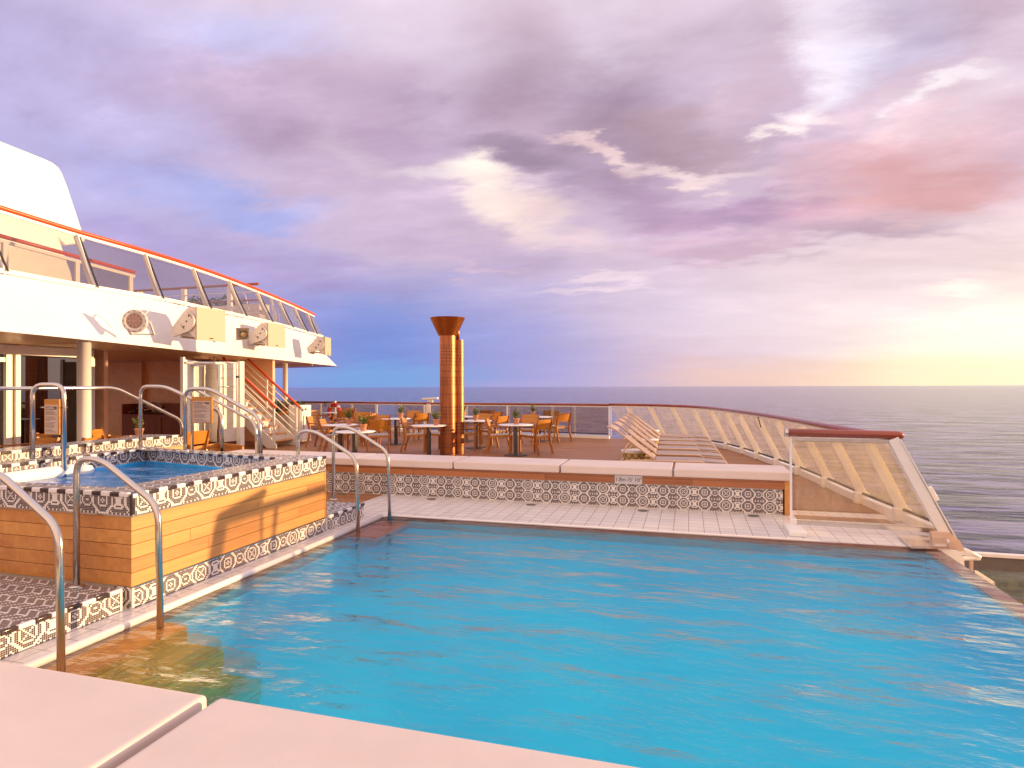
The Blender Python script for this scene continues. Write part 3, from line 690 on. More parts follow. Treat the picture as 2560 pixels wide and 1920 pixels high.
# mosaic step platforms
def step_platform(x0, x1, y0, y1, z, lab, faceY, off):
    t = thing('mosaic_step', lab, 'step', (x1, y0, 0), 0, 'mosaic steps beside the hot tub')
    o = Vector((x1, y0, 0))
    bm_ = MB(); bm_.box(x0-x1, -.006, .004, y1-y0-.004, 0, z-.004); bm_.build('body', M['offwhite'], t)
    g = MB()
    g.mosaic((x0-x1, 0, z), (1, 0, 0), (0, 1, 0), int((x1-x0)/.0138), int((y1-y0)/.0138), .0138, maze, off)
    g.mosaic((0, 0, .002), (0, 1, 0), (0, 0, 1), int((y1-y0)/.0125), 12, .0125, rosette, off)
    if faceY:
        g.mosaic((0, (y1-y0), .002), (-1, 0, 0), (0, 0, 1), int((x1-x0)/.0125), 12, .0125, rosette, off)
    g.build('mosaic', MOS, t, recalc=False)
    h_ = MB(); trim_run(h_, (-.004, 0, z-.010), (-.004, y1-y0, z-.010), .03, .03, .10)
    h_.bar((-.004, y1-y0-.008, 0), (-.004, y1-y0-.008, z), .018, .018, 2, up=(0, 1, 0)); h_.build('edge_trim', MOS, t)
step_platform(-6.6, -3.90, .3, 3.44, .163, 'wide low mosaic step in front of the hot tub', False, (0, 0))
step_platform(-5.4, -3.86, 5.99, 6.78, .163, 'small low mosaic step at the far end of the hot tub', True, (7, 3))
# second mosaic wall behind the tub
bw = thing('mosaic_wall', 'low mosaic topped wall with wooden base running behind the hot tub', 'low wall', (-7.2, 3, 0))
g = MB(); g.mosaic((0, 0, .745), (0, 1, 0), (0, 0, 1), int(4.38/.0128), 12, .0128, rosette); g.mosaic((-.5, 0, .90), (1, 0, 0), (0, 1, 0), 36, int(4.38/.0138), .0138, maze); g.build('mosaic', MOS, bw, recalc=False)
g = MB(); trim_run(g, (0, 0, .892), (0, 4.38, .892), .03, .034, .11); g.build('edge_trim', MOS, bw)
g = MB(); planks(g, (-.012, 0, 0), (-.012, 4.38, 0), 0, .74, 6, .024); g.box(-.5, -.03, .01, 4.37, 0, .893); g.bar((-.25, 4.386, .37), (-.25, 4.41, .37), .5, .74); g.build('timber_base', M['teak_y'], bw)

# ------------------------------------------------------------------ stainless hand rails
def rail_thing(lab, paths, r=.0215, group='stainless handrails around the hot tub and pool', flanges=(), loc=None, name='handrail'):
    o = Vector(loc or paths[0][0])
    t = thing(name, lab, 'handrail', o, 0, group)
    for p, k, rr in [(q if isinstance(q, tuple) and len(q) == 3 and not isinstance(q[0], float) else (q, .12, r)) for q in paths]:
        g = MB(); g.tube([Vector(x)-o for x in fillet(p, k)], rr, 16); g.build('pipe', M['steel'], t)
    for f in flanges:
        g = MB(); g.lathe([(.0, 0), (.052, 0), (.052, .008), (.028, .016), (.0, .016)], Vector(f)-o, 20); g.build('flange', M['steel'], t)
    return t
def poolrail(dx, dy, lab):
    p = [(-4.26+dx, 3.39+dy, .163), (-4.26+dx, 3.39+dy, 1.09), (-4.02+dx, 3.385+dy, 1.09), (-3.455+dx, 3.325+dy, .80), (-3.425+dx, 3.32+dy, -.35)]
    return rail_thing(lab, [p], .0215, flanges=[p[0]])
poolrail(0, 0, 'bent steel handrail into the pool at the near corner of the hot tub')
poolrail(.0, -.68, 'nearest steel handrail, cut by the left frame edge, ending behind the foreground cushion')
poolrail(-.13, 2.80, 'bent steel handrail entering the pool beside the far end of the hot tub')
poolrail(-.10, 3.50, 'bent steel handrail entering the pool at its far left corner')
# rails standing behind the tub
pz = 1.60
rail_thing('long level steel rail behind the hot tub sloping down at its end', [[(-7.3, 2.5, 1.595), (-7.3, onx(290, 968, -7.3).y, 1.6), (-7.3, onx(452, 1050, -7.3).y, onx(452, 1050, -7.3).z), (-7.3, onx(458, 1090, -7.3).y, .9)]], loc=(-7.3, 4, .9))
hA = Vector((-6.68, 4.83, .836)); hB = onx(160, 1205, -6.36); hB.z = .62
pA = onx(102, 966, -6.68)
hT = 1.635
rail_thing('steel hoop over the tub edge that carries the brown hot tub notice', [[hA, (hA.x, hA.y, hT), (hB.x, hB.y, hT), hB]], .024, flanges=[hA])
cA = Vector((-6.60, 6.20, .836))
def back_rail(pxs, Y, lab, zb, r=.0215, fl=True):
    q = [ony(x, y, Y) for x, y in pxs]; q[0].z = zb; q[-1].z = zb
    q[0].x = q[1].x; q[-1].x = q[-2].x+.02
    return rail_thing(lab, [q], r, flanges=[q[0]] if fl else [])
back_rail([(351, 1122), (351, 966), (412, 966), (553, 1030), (558, 1133)], 6.12, 'bent steel handrail on the far left rim of the hot tub', .836)
back_rail([(463, 1128), (463, 972), (525, 972), (648, 1042), (652, 1135)], 6.02, 'bent steel handrail on the far tub rim, in front of the pool notice', .836, .023)
back_rail([(480, 1128), (480, 974), (490, 974), (640, 1058), (646, 1135)], 6.45, 'thinner steel handrail behind the pool notice, running parallel to its neighbour', .5, .019, False)

# notices
def notice(title, sub, px0, px1, py0, py1, dep, lab, yaw, arms):
    c = atd((px0+px1)/2, (py0+py1)/2, dep); wd_ = (px1-px0)/F*dep; ht = (py1-py0)/F*dep
    t = thing('notice_board', lab, 'sign', c, yaw)
    g = MB(); g.box(-wd_/2, wd_/2, 0, .035, -ht/2, ht/2, bev=.003); g.build('board', M['chairslat'], t)
    g = MB(); g.box(-wd_*.43, wd_*.43, -.004, -.0005, -ht*.47, ht*.34, bev=.001); pl = g.build('plate', M['paper'], t)
    mrot = Matrix.Rotation(R(90), 4, 'X')
    text_obj('title_lettering', title, ht*.075, M['ink'], pl, Matrix.Translation((-wd_*.38, -.0052, ht*.27)) @ mrot)
    text_obj('subtitle_lettering', sub, ht*.030, M['ink'], pl, Matrix.Translation((-wd_*.38, -.0052, ht*.215)) @ mrot)
    g = MB()
    for i in range(19):
        if i in (4, 9, 15): continue
        z = ht*.165-i*ht*.0325; l_ = wd_*(.74 if i % 4 else .5)*(1-.12*((i*7) % 3))
        g.box(-wd_*.38, -wd_*.38+l_, -.0052, -.0042, z-ht*.005, z+ht*.005)
    g.build('text_lines', M['ink'], pl)
    g = MB()
    for k in (0, 1):
        for dz in (0, 1): g.tube([(wd_*(.24+.10*k)+math.cos(a)*wd_*.033, -.005, ht*(.235+.035*dz)+math.sin(a)*ht*.015) for a in [j*math.pi/5 for j in range(11)]], wd_*.009, 6, cap=False)
    g.build('pictogram', M['ink'], pl)
    for a, b_ in arms:
        g = MB(); g.tube([a, b_], .006, 8); g.build('bracket_arm', M['steel'], t)
notice('HOT TUB', 'SAFETY INFORMATION', 108, 150, 998, 1087, depth((-6.5, 4.85, 1.3)), 'brown framed hot tub notice hung inside the steel hoop', R(8), [((-.16, .02, .1), (-.1, .02, .1)), ((.1, .02, .1), (.17, .02, .1))])
notice('SWIMMING POOL', 'SAFETY INFORMATION', 478, 530, 992, 1058, 7.25, 'brown framed pool notice standing behind the far tub rail', R(14), [((-.16, .02, .08), (-.12, .02, .08)), ((-.16, .02, -.09), (-.12, .02, -.09))])

# ------------------------------------------------------------------ benches with cushions
def shift(mb, o):
    o = Vector(o)
    for v_ in mb.bm.verts: v_.co -= o
BY = 8.205
bx0, bx1 = -7.4, 1.17
bench = thing('bench', 'long built-in bench across the far pool edge with teak boards above a mosaic front', 'bench', (bx0, BY, 0))
g = MB(); g.box(bx0, bx1-.05, BY+.004, BY+.74, 0, .425); shift(g, (bx0, BY, 0)); g.build('carcass', M['offwhite'], bench)
g = MB(); g.mosaic((bx0, BY, .006), (1, 0, 0), (0, 0, 1), int((bx1-.04-bx0)/.0108), 28, .0108, rosette, (0, 0)); shift(g, (bx0, BY, 0)); g.build('mosaic_front', MOS, bench, recalc=False)
g = MB()
xs = [ony(x, 1200, BY).x for x in (820, 1035, 1363, 1731)]
for a, b_ in zip([bx0]+xs, xs+[bx1-.03]): g.bar((a+.002, BY-.006, .357), (b_-.002, BY-.006, .357), .022, .078, bev=.0015)
xs = [ony(x, 1190, BY).x for x in (934, 1248, 1602)]
for a, b_ in zip([bx0]+xs, xs+[bx1-.03]): g.bar((a+.002, BY-.006, .412), (b_-.002, BY-.006, .412), .022, .024, bev=.0015)
shift(g, (bx0, BY, 0)); g.build('front_boards', M['benchwood'], bench)
g = MB(); g.box(bx1-.03, bx1+.045, BY-.018, BY+.74, 0, .425, bev=.002); shift(g, (bx0, BY, 0)); g.build('end_board', M['teak_y'], bench)
cw = [-7.4]+[ony(x, y, BY-.03).x for x, y in ((889, 1142), (1133, 1152), (1400, 1155), (1683, 1168))]+[1.23]
labs = ['white bench cushion farthest left, behind the hot tub corner', 'white bench cushion crossed by the far pool handrail', 'white bench cushion at the foot of the copper pipes', 'white bench cushion above the depth sign', 'rightmost white bench cushion, its end behind the glass screen']
for k in range(5):
    g = MB(); g.box(0, cw[k+1]-cw[k]-.022, 0, .70, 0, .108, bev=.018, seg=3)
    o = g.build('cushion', M['cushion']); o.location = (cw[k]+.011, BY-.045, .4255); tag(o, labs[k], 'cushion', 'white cushions on the far bench')
t = thing('depth_sign', "grey plate reading 1.8m / 5' 10\" on the bench boards", 'sign', ony(1571, 1199.5, BY-.02))
wd_ = .357; g = MB(); g.box(-wd_/2, wd_/2, -.004, .0, -.056, .056, bev=.001); pl = g.build('plate', M['plate'], t)
text_obj('depth_lettering', "1.8m /5' 10\"", .072, M['ink'], pl, Matrix.Translation((0, -.0052, 0)) @ Matrix.Rotation(R(90), 4, 'X'), 'CENTER')
for k, (px, py, lb) in enumerate(((853, 1236, 'leftmost round floor drain, beside the mosaic step'), (1078, 1248, 'round floor drain below the second cushion'), (1327, 1262, 'round floor drain in front of the bench, below the middle cushion'), (1607, 1277, 'round floor drain below the depth sign'), (1883, 1290, 'rightmost round floor drain, near the glass screen'))):
    p = onz(px, py, 0); g = MB(); g.lathe([(.065, .0), (.065, .005), (.05, .006), (0, .006)], (0, 0, 0), 20); o = g.build('floor_drain', M['hullgrey']); o.location = (p.x, p.y, .0005); tag(o, lb, 'floor drain', 'floor drains in the white tiles')
nb = thing('bench', 'foreground bench base under the two large cushions at the near pool edge', 'bench', (-4, .9, 0))
g = MB(); g.box(0, 5.2, 0, .76, 0, .42); g.build('carcass', M['offwhite'], nb)
g = MB(); planks(g, (5.2, .772, 0), (0, .772, 0), .31, .43, 1, .022); g.build('front_boards', M['benchwood'], nb)
for x0, x1, lb in ((-3.75, -1.565, 'large white foreground cushion at the lower left'), (-1.52, .9, 'large white foreground cushion at the lower centre with a gap on its left')):
    g = MB(); g.box(0, x1-x0, 0, .72, 0, .13, bev=.022, seg=4); o = g.build('cushion', M['cushion']); o.location = (x0, 1.712-.72, .432); tag(o, lb, 'cushion', 'foreground cushions')
    g = MB()
    for yy, zz in ((.7215, .108), (.7215, .022)): g.tube([(.03, yy-.72+.72, zz), (x1-x0-.03, yy, zz)], .0025, 6)
    g.build('piping', M['cushion'], o)

# ------------------------------------------------------------------ guard rails with glass
def resample(pts, n):
    L = [0]
    for a, b_ in zip(pts, pts[1:]): L.append(L[-1]+(b_-a).length)
    out = []
    for i in range(n+1):
        s = L[-1]*i/n
        for j in range(len(L)-1):
            if L[j] <= s <= L[j+1]+1e-9:
                out.append(pts[j].lerp(pts[j+1], (s-L[j])/max(1e-9, L[j+1]-L[j]))); break
    return out
def near_px(pts, px, z):
    """point on a plan curve that stands at picture column px"""
    best = None
    for a, b_ in zip(pts, pts[1:]):
        for k in range(20):
            p = a.lerp(b_, k/20); v_ = Vector((p.x, p.y, z))-CAM; d = v_.dot(FW); x = 1280+F*v_.dot(RT)/d
            if best is None or abs(x-px) < best[0]: best = (abs(x-px), p.copy())
    return best[1]
def guard(name, lab, top, px_posts, lean, ztop, straight, cap0=False, both=False):
    o = Vector((top[0].x, top[0].y, 0))
    t = thing(name, lab, 'guard rail', o, 0)
    g = MB(); g.tube([Vector((p.x, p.y, ztop-.03))-o for p in resample(top, 60)], .036, 12); g.build('handrail', M['teak_rail'], t)
    g = MB(); rs = resample(top, 60)
    for a, b_ in zip(rs, rs[1:]): g.bar(Vector((a.x, a.y, ztop-.082))-o, Vector((b_.x, b_.y, ztop-.082))-o, .03, .03)
    g.build('top_channel', M['offwhite'], t)
    base = [p+lean for p in top]
    g = MB(); rs = resample(base, 60)
    for a, b_ in zip(rs, rs[1:]): g.bar(Vector((a.x, a.y, .045))-o, Vector((b_.x, b_.y, .045))-o, .09, .10)
    g.build('curb', M['white'], t)
    posts = [near_px(top, x, ztop-.1) for x in px_posts]
    for p in posts:
        g = MB(); a = Vector((p.x, p.y, ztop-.07))-o; b_ = a+lean; b_.z = .09
        if straight:
            g.bar(a, b_, .045, .05, up=(0, 1, 0)); g.bar(a+Vector((.05, .02, 0)), b_+Vector((.05, .02, 0)), .012, .03, up=(0, 1, 0))
        else:
            d = (b_-a).normalized(); n_ = lean.normalized()
            g.bar(a, b_+d*.02, .035, .12, up=n_.cross(d).cross(d) if False else n_, bev=.004)
            g.box(b_.x-.12, b_.x+.06, b_.y-.06, b_.y+.06, .0, .16, bev=.02)
        g.build('post', M['white'], t)
    ends = [top[0]]+posts+[top[-1]]
    for a, b_ in zip(ends, ends[1:]):
        if (b_-a).length < .25: continue
        e_ = (b_-a).normalized()*.045; a2 = a+e_; b2 = b_-e_
        A = Vector((a2.x, a2.y, ztop-.10)); B = Vector((b2.x, b2.y, ztop-.10)); k = .93
        C_ = B+lean*k; C_.z = .16; D_ = A+lean*k; D_.z = .16
        g = MB(); g.prism([p-o for p in (A, B, C_, D_)], Vector((.010, .004, 0)) if not straight else Vector((0, .010, 0)))
        pn = g.build('pane', M['glass'] if straight else M['glassdirty'], t)
        g = MB(); g.bar(D_-o+Vector((0, 0, -.012)), C_-o+Vector((0, 0, -.012)), .022, .03); g.build('gasket', M['darksteel'], pn)
    return t
guard('windscreen_rail', 'curved guard rail with tilted glass panes and white slanting posts around the sun loungers', TOPC[::-1], [1568, 1623, 1679, 1730, 1774, 1812, 1845, 1890, 1938, 1998, 2072, 2160], LEAN, 1.075, False)
guard('guard_rail', 'far straight glass guard rail with brown handrail behind the dining tables', [Vector((p.x, p.y, 0)) for p in FARL], [1000, 1062, 1164, 1269, 1380, 1434, 1526], Vector((0, 0, 0)), 1.06, True)
guard('guard_rail', 'far left glass guard rail with brown handrail running behind the stairs', [Vector((p.x, p.y, 0)) for p in FARL2], [650, 800, 882, 938], Vector((0, 0, 0)), 1.045, True)
# glass end screen beside the pool
EY = 7.43
es = thing('glass_end_screen', 'glass end screen with dark red handrail at the right corner of the pool', 'guard rail', (1.06, EY, 0))
eo = Vector((1.06, EY, 0))
def eL(x, z, y=EY): return Vector((x, y, z))-eo
g = MB(); g.tube([eL(1.06, 1.075), eL(2.14, 1.068), eL(2.20, 1.062)], .044, 16, rs=[.044, .044, .034]); g.build('handrail', M['teak_rail'], es)
g = MB(); g.tube([eL(1.035, 1.075), eL(1.075, 1.075)], .046, 16); g.build('end_cap', M['steel'], es)
g = MB(); g.bar(eL(1.098, 1.04), eL(1.098, .05), .022, .03, up=(0, 1, 0)); g.bar(eL(1.10, .10), eL(1.16, .10), .02, .02); g.build('slim_post', M['white'], es)
p = onz(1975, 1345, 0); g = MB(); g.box(1.02-eo.x, 1.20-eo.x, -.38, .06, 0, .055, bev=.012); g.build('post_foot', M['white'], es)
g = MB(); g.bar(eL(1.15, 1.005), eL(2.06, .998), .03, .036); g.build('upper_channel', M['steel'], es)
g = MB(); g.bar(eL(1.16, .078), eL(2.50, .068), .034, .045); g.build('lower_channel', M['steel'], es)
g = MB(); g.prism([eL(1.15, .99), eL(2.03, .985), eL(2.48, .085), eL(1.15, .095)], (0, .012, 0)); g.build('pane', M['glassdirty'], es)
g = MB(); g.bar(eL(2.10, 1.03), eL(2.60, -.02), .10, .095, up=(0, 1, 0), bev=.004); g.bar(eL(2.165, 1.02), eL(2.67, .0), .012, .12, up=(0, 1, 0)); g.bar(eL(2.43, .52), eL(2.50, .38), .07, .05, up=(0, 1, 0), bev=.01); g.build('end_post', M['white'], es)
g = MB(); g.bar(eL(1.10, .98), eL(2.06, .98), .008, .016, up=(0, 1, 0)); g.build('painted_light_strip', M['amber'], es)  # amber colour stands in for warm light, the bar gives off none
# hull bracket, steel hatch
br_ = thing('hull_bracket', 'beige bolted corner bracket under the slanting end post at the pool corner', 'bracket', (2.55, 7.3, 0))
o = Vector((2.55, 7.3, 0))
g = MB(); q = [ony(x, y, 7.25) for x, y in ((2328, 1330), (2375, 1332), (2400, 1352), (2412, 1377), (2388, 1378), (2340, 1373), (2332, 1350))]; g.prism([p-o for p in q], (0, .05, 0)); g.build('gusset_plate', M['sandframe'], br_)
for px, py in ((2352, 1354), (2367, 1354)):
    p = ony(px, py, 7.25)-o; g = MB(); g.lathe([(0, .022), (.018, .016), (.026, 0)], p, 16, m=Matrix.Rotation(R(90), 4, 'X')); g.build('bolt', M['white'], br_)
g = MB(); q = [ony(x, y, 7.15) for x, y in ((2337, 1372), (2396, 1378), (2410, 1396), (2412, 1420))]; g.prism([p-o for p in q], (0, .04, 0)); g.build('web_plate', M['white'], br_)
g = MB(); g.prism([p-o+Vector((0, .045, 0)) for p in [ony(x, y, 7.15) for x, y in ((2392, 1377), (2397, 1377), (2416, 1424), (2409, 1424))]], (0, .02, 0)); g.build('edge_strip', M['tealglass'], br_)
hp = [onz(x, y, .03) for x, y in ((2243, 1336), (2277, 1365), (2375, 1366), (2366, 1348), (2300, 1337))]
o = hp[0].copy(); g = MB(); g.prism([p-o for p in hp], (0, 0, -.022)); h_ = g.build('steel_hatch', M['mirror']); h_.location = o; tag(h_, 'polished steel hatch plate lying on the tiles at the pool corner', 'hatch')

# ------------------------------------------------------------------ lower terrace seen over the infinity edge
LZ = -2.7
g = MB(); g.quad((2.4, -5, LZ), (16, -5, LZ), (16, 14.6, LZ), (2.4, 14.6, LZ)); tag(g.build('lower_deck', M['deck']), kind='structure')
t = thing('terrace_balustrade', 'lower terrace balustrade with white cap and grey green glass, right of the infinity edge', 'balustrade', (3.2, 13.6, LZ))
g = MB(); g.box(0, 12, -.06, .06, 1.06, 1.13, bev=.01); g.build('cap_rail', M['white'], t)
for k in range(6):
    x = -.02+k*1.95
    g = MB(); g.box(x, x+.05, -.03, .03, 0, 1.06); g.build('post', M['sandframe'], t)
    g = MB(); g.box(x+.06, x+1.93, -.006, .006, .0, .80); g.build('glass_pane', M['glassgreen'], t)
    g = MB(); g.box(x+.06, x+1.93, -.012, .012, .805, 1.05); g.build('shaded_panel', M['hullgrey'], t)  # shade below the cap rail is put into this dark panel colour
br2 = thing('rail_corner_frame', 'triangular white rail corner standing out over the lower terrace', 'rail frame', ony(2395, 1375, 11.0)); o = br2.location.copy()
q = [ony(x, y, 11.0)-o for x, y in ((2380, 1373), (2412, 1374), (2450, 1395), (2448, 1397.5), (2398, 1396))]
g = MB(); g.tube(fillet([q[0], q[1], q[2]], .05), .035, 10); g.tube(fillet([q[2], q[4]], .05), .035, 10); g.build('frame_tube', M['white'], br2)
g = MB(); q = [ony(x, y, 9.2) for x, y in ((2436, 1425), (2444, 1427), (2487, 1455), (2482, 1456))]; o = q[0].copy(); g.prism([p-o for p in q], (.05, .1, -.1)); o_ = g.build('overflow_lip', M['white']); o_.location = o; tag(o_, 'short white lip just outside the infinity edge', 'gutter')

# ------------------------------------------------------------------ copper pipes
cpx = onz(1122, 1141, 0); sc_ = depth(cpx)/F
rad = (1132.5-1092.2)/2*sc_
cc = onz(1112.4, 1139, 0)
t = thing('copper_chimney', 'tall perforated copper pipe with a wide funnel mouth', 'copper chimney', (cc.x, cc.y+rad, 0))
dpt = depth(t.location)
def zat(py): return H+(966.8-py)*dpt/F
zt1 = zat(839); k_ = zt1/2.25
g = MB(); n_ = 40; g.lathe([(rad, zt1*i/n_) for i in range(n_+1)], seg=48); g.build('pipe', M['copper'], t)
rt_ = (1155.3-1067.5)/2*dpt/F; rb_ = (1134.5-1089)/2*dpt/F
g = MB(); g.lathe([(rb_, zat(839)), (rt_, zat(795))], seg=48, cap=False); g.lathe([(rt_*.985, zat(795)), (rb_*.9, zat(835))], seg=48, cap=False); g.lathe([(rt_*.985, zat(795)), (rt_, zat(795))], seg=48, cap=False); g.lathe([(rad*.98, zat(839)), (rb_, zat(839))], seg=48, cap=False); g.build('funnel', M['copper_plain'], t)
rad2 = (1160.5-1130)/2*sc_*1.04
c2 = atd(1145.3, 1000, dpt+.30); d2 = dpt+.35
t2 = thing('copper_chimney', 'shorter perforated copper pipe with a thin flue on top, beside the funnel pipe', 'copper chimney', (c2.x, c2.y, 0))
zt2 = H+(966.8-851)*d2/F
g = MB(); g.lathe([(rad2, zt2*i/n_) for i in range(n_+1)], seg=40); g.build('pipe', M['copper'], t2)
g = MB(); g.tube([(-.005, 0, zt2), (-.005, 0, H+(966.8-812)*d2/F)], .045, 14); g.build('flue', M['copper_plain'], t2)

# ------------------------------------------------------------------ upper deck and lounge under it
zb, zt = 2.40, 3.40
botpx = [(-260, 806), (0, 828), (240, 852), (500, 880), (700, 900), (800, 911), (836, 914.5)]
bot = [onz(x, y, zb) for x, y in botpx]+[Vector((-13.2, 21.0, zb)), Vector((-14.6, 21.45, zb)), Vector((-16.5, 21.7, zb)), Vector((-26, 21.8, zb))]
bot = smoothpts(bot, 6)
toppx = [(-420, 618), (0, 685.5), (233, 724), (397, 751.6), (521, 779), (610, 796), (676.5, 810), (731, 825), (768, 835), (788, 840.5)]
top = [onz(x, y, zt) for x, y in toppx]+[Vector((-13.4, 19.6, zt)), Vector((-15, 20.2, zt)), Vector((-26, 20.4, zt))]
top = smoothpts(top, 6)
up = thing('upper_deck', 'white overhanging upper deck with beige underside above the lounge', 'ship superstructure', (-12, 12, zb)); uo = Vector((-12, 12, zb))
g = MB(); A = resample(bot, 90); B = resample(top, 90)
g.strip([p-uo for p in A], [p-uo for p in B], 0, True); fb = g.build('fascia', M['fascia'], up)
g = MB(); A2 = [Vector((p.x, p.y, p.z+.012)) for p in A]
g.strip([p-uo for p in A], [Vector((p.x-.06, p.y-.02, zb+.0))-uo for p in A]); g.poly([Vector((p.x-.05, p.y, zb+.01))-uo for p in A]+[Vector((-26, 0, zb+.01))-uo]); g.build('soffit', M['soffit'], up)
g = MB(); g.poly([p-uo+Vector((0, 0, -.01)) for p in B]+[Vector((-26, 0, zt-.01))-uo]); g.build('deck_plating', M['offwhite'], up)
for x0, x1, y0, y1 in ((-12.1, -10.1, 8.3, 8.34), (-12.6, -10.4, 9.9, 9.94), (-13.4, -11.6, 12.4, 12.44), (-14.6, -12.2, 15.2, 15.24), (-15, -12.9, 17.2, 17.24)):
    g = MB(); g.box(x0-uo.x, x1-uo.x, y0-uo.y, y1-uo.y, -.012, .0); g.build('soffit_seam', M['sandframe'], up)
g = MB(); g.bar(Vector((-16, 18.9, zb-.02))-uo, Vector((-12.6, 18.6, zb-.02))-uo, .05, .05)
g.build('soffit_duct', M['sandframe'], up)
# tilted glass screen round the upper deck
ws = thing('windscreen', 'tilted glass windscreen with orange red handrail along the upper deck edge', 'windscreen', (-10.4, 7, zt)); wo = Vector((-10.4, 7, zt))
pb = [(10, 681), (237, 722), (402, 749.6), (523, 775), (612, 794), (678, 809), (729, 822), (766, 833), (789, 839)]
ptx = [(-60, 503), (190.5, 580), (361.6, 628.5), (482, 665.5), (571.5, 696.5), (641.5, 723.5), (696, 745.5), (735, 762.5), (768, 778)]
PB = [onz(x, y, zt+.10) for x, y in [(p[0], p[1]-3) for p in pb]]
PT = []
for q, (x, y) in zip(PB, ptx):
    d_ = depth(q)+.12; PT.append(atd(x, y+2, d_))
PBx = [PB[0]*2-PB[1]]+PB; PTx = [PT[0]*2-PT[1]]+PT
endB = atd(807, 841, depth(PB[-1])+.9); endT = atd(785, 788.5, depth(PT[-1])+.9)
PBx.append(endB); PTx.append(endT)
g = MB(); rp = smoothpts([p-wo+Vector((0, 0, .035)) for p in PTx], 5); g.tube(rp, .042, 12); g.build('handrail', plain('orange_red_varnish', (.62, .07, .015), .3, var=.1), ws)
g = MB()
for a, b_ in zip(rp, rp[1:]): g.bar(a-Vector((0, 0, .075)), b_-Vector((0, 0, .075)), .05, .05)
g.build('top_channel', M['white'], ws)
g = MB(); rb2 = smoothpts([p-wo for p in PBx], 5)
for a, b_ in zip(rb2, rb2[1:]): g.bar(a, b_, .05, .075)
g.build('bottom_channel', M['white'], ws)
for a, b_ in zip(PT, PB):
    g = MB(); g.bar(a-wo-Vector((0, 0, .05)), b_-wo-Vector((0, 0, .12)), .035, .11, up=(1, 0, 0)); ps = g.build('post', M['white'], ws)
    g = MB(); off = (RT*.075); g.bar(a-wo+off*.9-Vector((0, 0, .08)), b_-wo+off*.9, .022, .022, up=(1, 0, 0)); g.build('black_strip', M['black'], ps)
for i in range(len(PBx)-1):
    a, b_, c_, d_ = PTx[i], PTx[i+1], PBx[i+1], PBx[i]
    k = .02
    g = MB(); g.prism([p-wo for p in (a.lerp(b_, k)-Vector((0, 0, .08)), b_.lerp(a, k)-Vector((0, 0, .08)), c_.lerp(d_, k)+Vector((0, 0, .04)), d_.lerp(c_, k)+Vector((0, 0, .04)))], (-.008, -.004, 0)); g.build('pane', M['glassupper'], ws)
# inner rail on the upper deck
ir = thing('glass_barrier', 'inner glass barrier with red handrail on the upper deck, behind the windscreen', 'guard rail', (-12.2, 8, zt)); io = Vector((-12.2, 8, zt))
def ip(px, py): return onx(px, py, -12.2)-io
a, b_ = ip(-200, 535), ip(336, 681)
g = MB(); g.tube([a, b_], .04, 10); g.build('handrail', M['teak_rail'] if False else bpy.data.materials['orange_red_varnish'], ir)
g = MB(); g.bar(a-Vector((0, 0, .09)), b_-Vector((0, 0, .09)), .05, .06); g.build('top_channel', M['white'], ir)
for px, py in ((12, 594), (192, 643), (326, 680)):
    q = ip(px, py); g = MB(); g.bar(q-Vector((0, 0, .06)), Vector((q.x, q.y, 0)), .09, .06, up=(1, 0, 0)); g.build('post', M['white'], ir)
g = MB(); g.prism([a-Vector((0, 0, .12)), b_-Vector((0, .05, .12)), Vector((b_.x, b_.y-.05, .05)), Vector((a.x, a.y, .05))], (-.01, 0, 0)); g.build('pane', M['glassupper'], ir)
# transverse white rail further in
fr_ = thing('deck_railing', 'white bar railing with brown handrail across the upper deck', 'railing', (-22, 17.2, zt)); fo = Vector((-22, 17.2, zt))
for py, r_, mt in ((712, .045, 'teak_rail'), (731, .014, 'white'), (752, .03, 'teak_rail'), (768, .014, 'white'), (783, .014, 'white')):
    z = ony(600, py, 17.2).z-zt; g = MB(); g.tube([(0, 0, z), (8.3, 0, z)], r_, 8); g.build('bar', M[mt], fr_)
for px in (300, 350, 460, 575):
    q = ony(px, 740, 17.2)-fo; g = MB(); g.box(q.x-.08, q.x+.08, -.05, .05, 0, ony(600, 714, 17.2).z-zt); g.build('post', M['white'], fr_)
pl = thing('planter', 'cream planter box with low shrubs seen through the upper windscreen', 'planter', ony(600, 800, 18.2)); po_ = pl.location.copy(); pl.location.z = zt; po_.z = zt
zp = ony(600, 762, 18.2).z-zt
g = MB(); g.box(-3.0, .2, 0, .5, 0, zp, bev=.01); g.box(.02, .85, -.05, .5, 0, zp+.02, bev=.01); g.build('box', M['offwhite'], pl)
def leafball(g, c, r, n, s, flat=.75, seed=0):
    rnd = random.Random(seed)
    for i in range(n):
        d = Vector((rnd.gauss(0, 1), rnd.gauss(0, 1), rnd.gauss(0, 1))).normalized()*r*(rnd.random()**.4)
        d.z *= flat; p = Vector(c)+d
        a = Vector((rnd.gauss(0, 1), rnd.gauss(0, 1), rnd.gauss(0, .6))).normalized()*s*rnd.uniform(.6, 1.2)
        b2 = a.cross(Vector((rnd.gauss(0, 1), rnd.gauss(0, 1), rnd.gauss(0, 1)))).normalized()*s*.32
        g.quad(p-a*.5, p+b2*.7, p+a*.5, p-b2*.7, 0)
g = MB()
for i, x in enumerate((-2.8, -2.1, -1.5, -.9, -.3)): leafball(g, (x, .25, zp+.10+.08*(i % 2)), .38, 120, .16, .7, i)
g.build('shrubs', M['leaf'], pl)
ld = thing('ladder_hoop', 'white ladder with curved hoop on the upper deck behind the glass', 'ladder', ony(690, 820, 18.0)); lo = ld.location.copy()
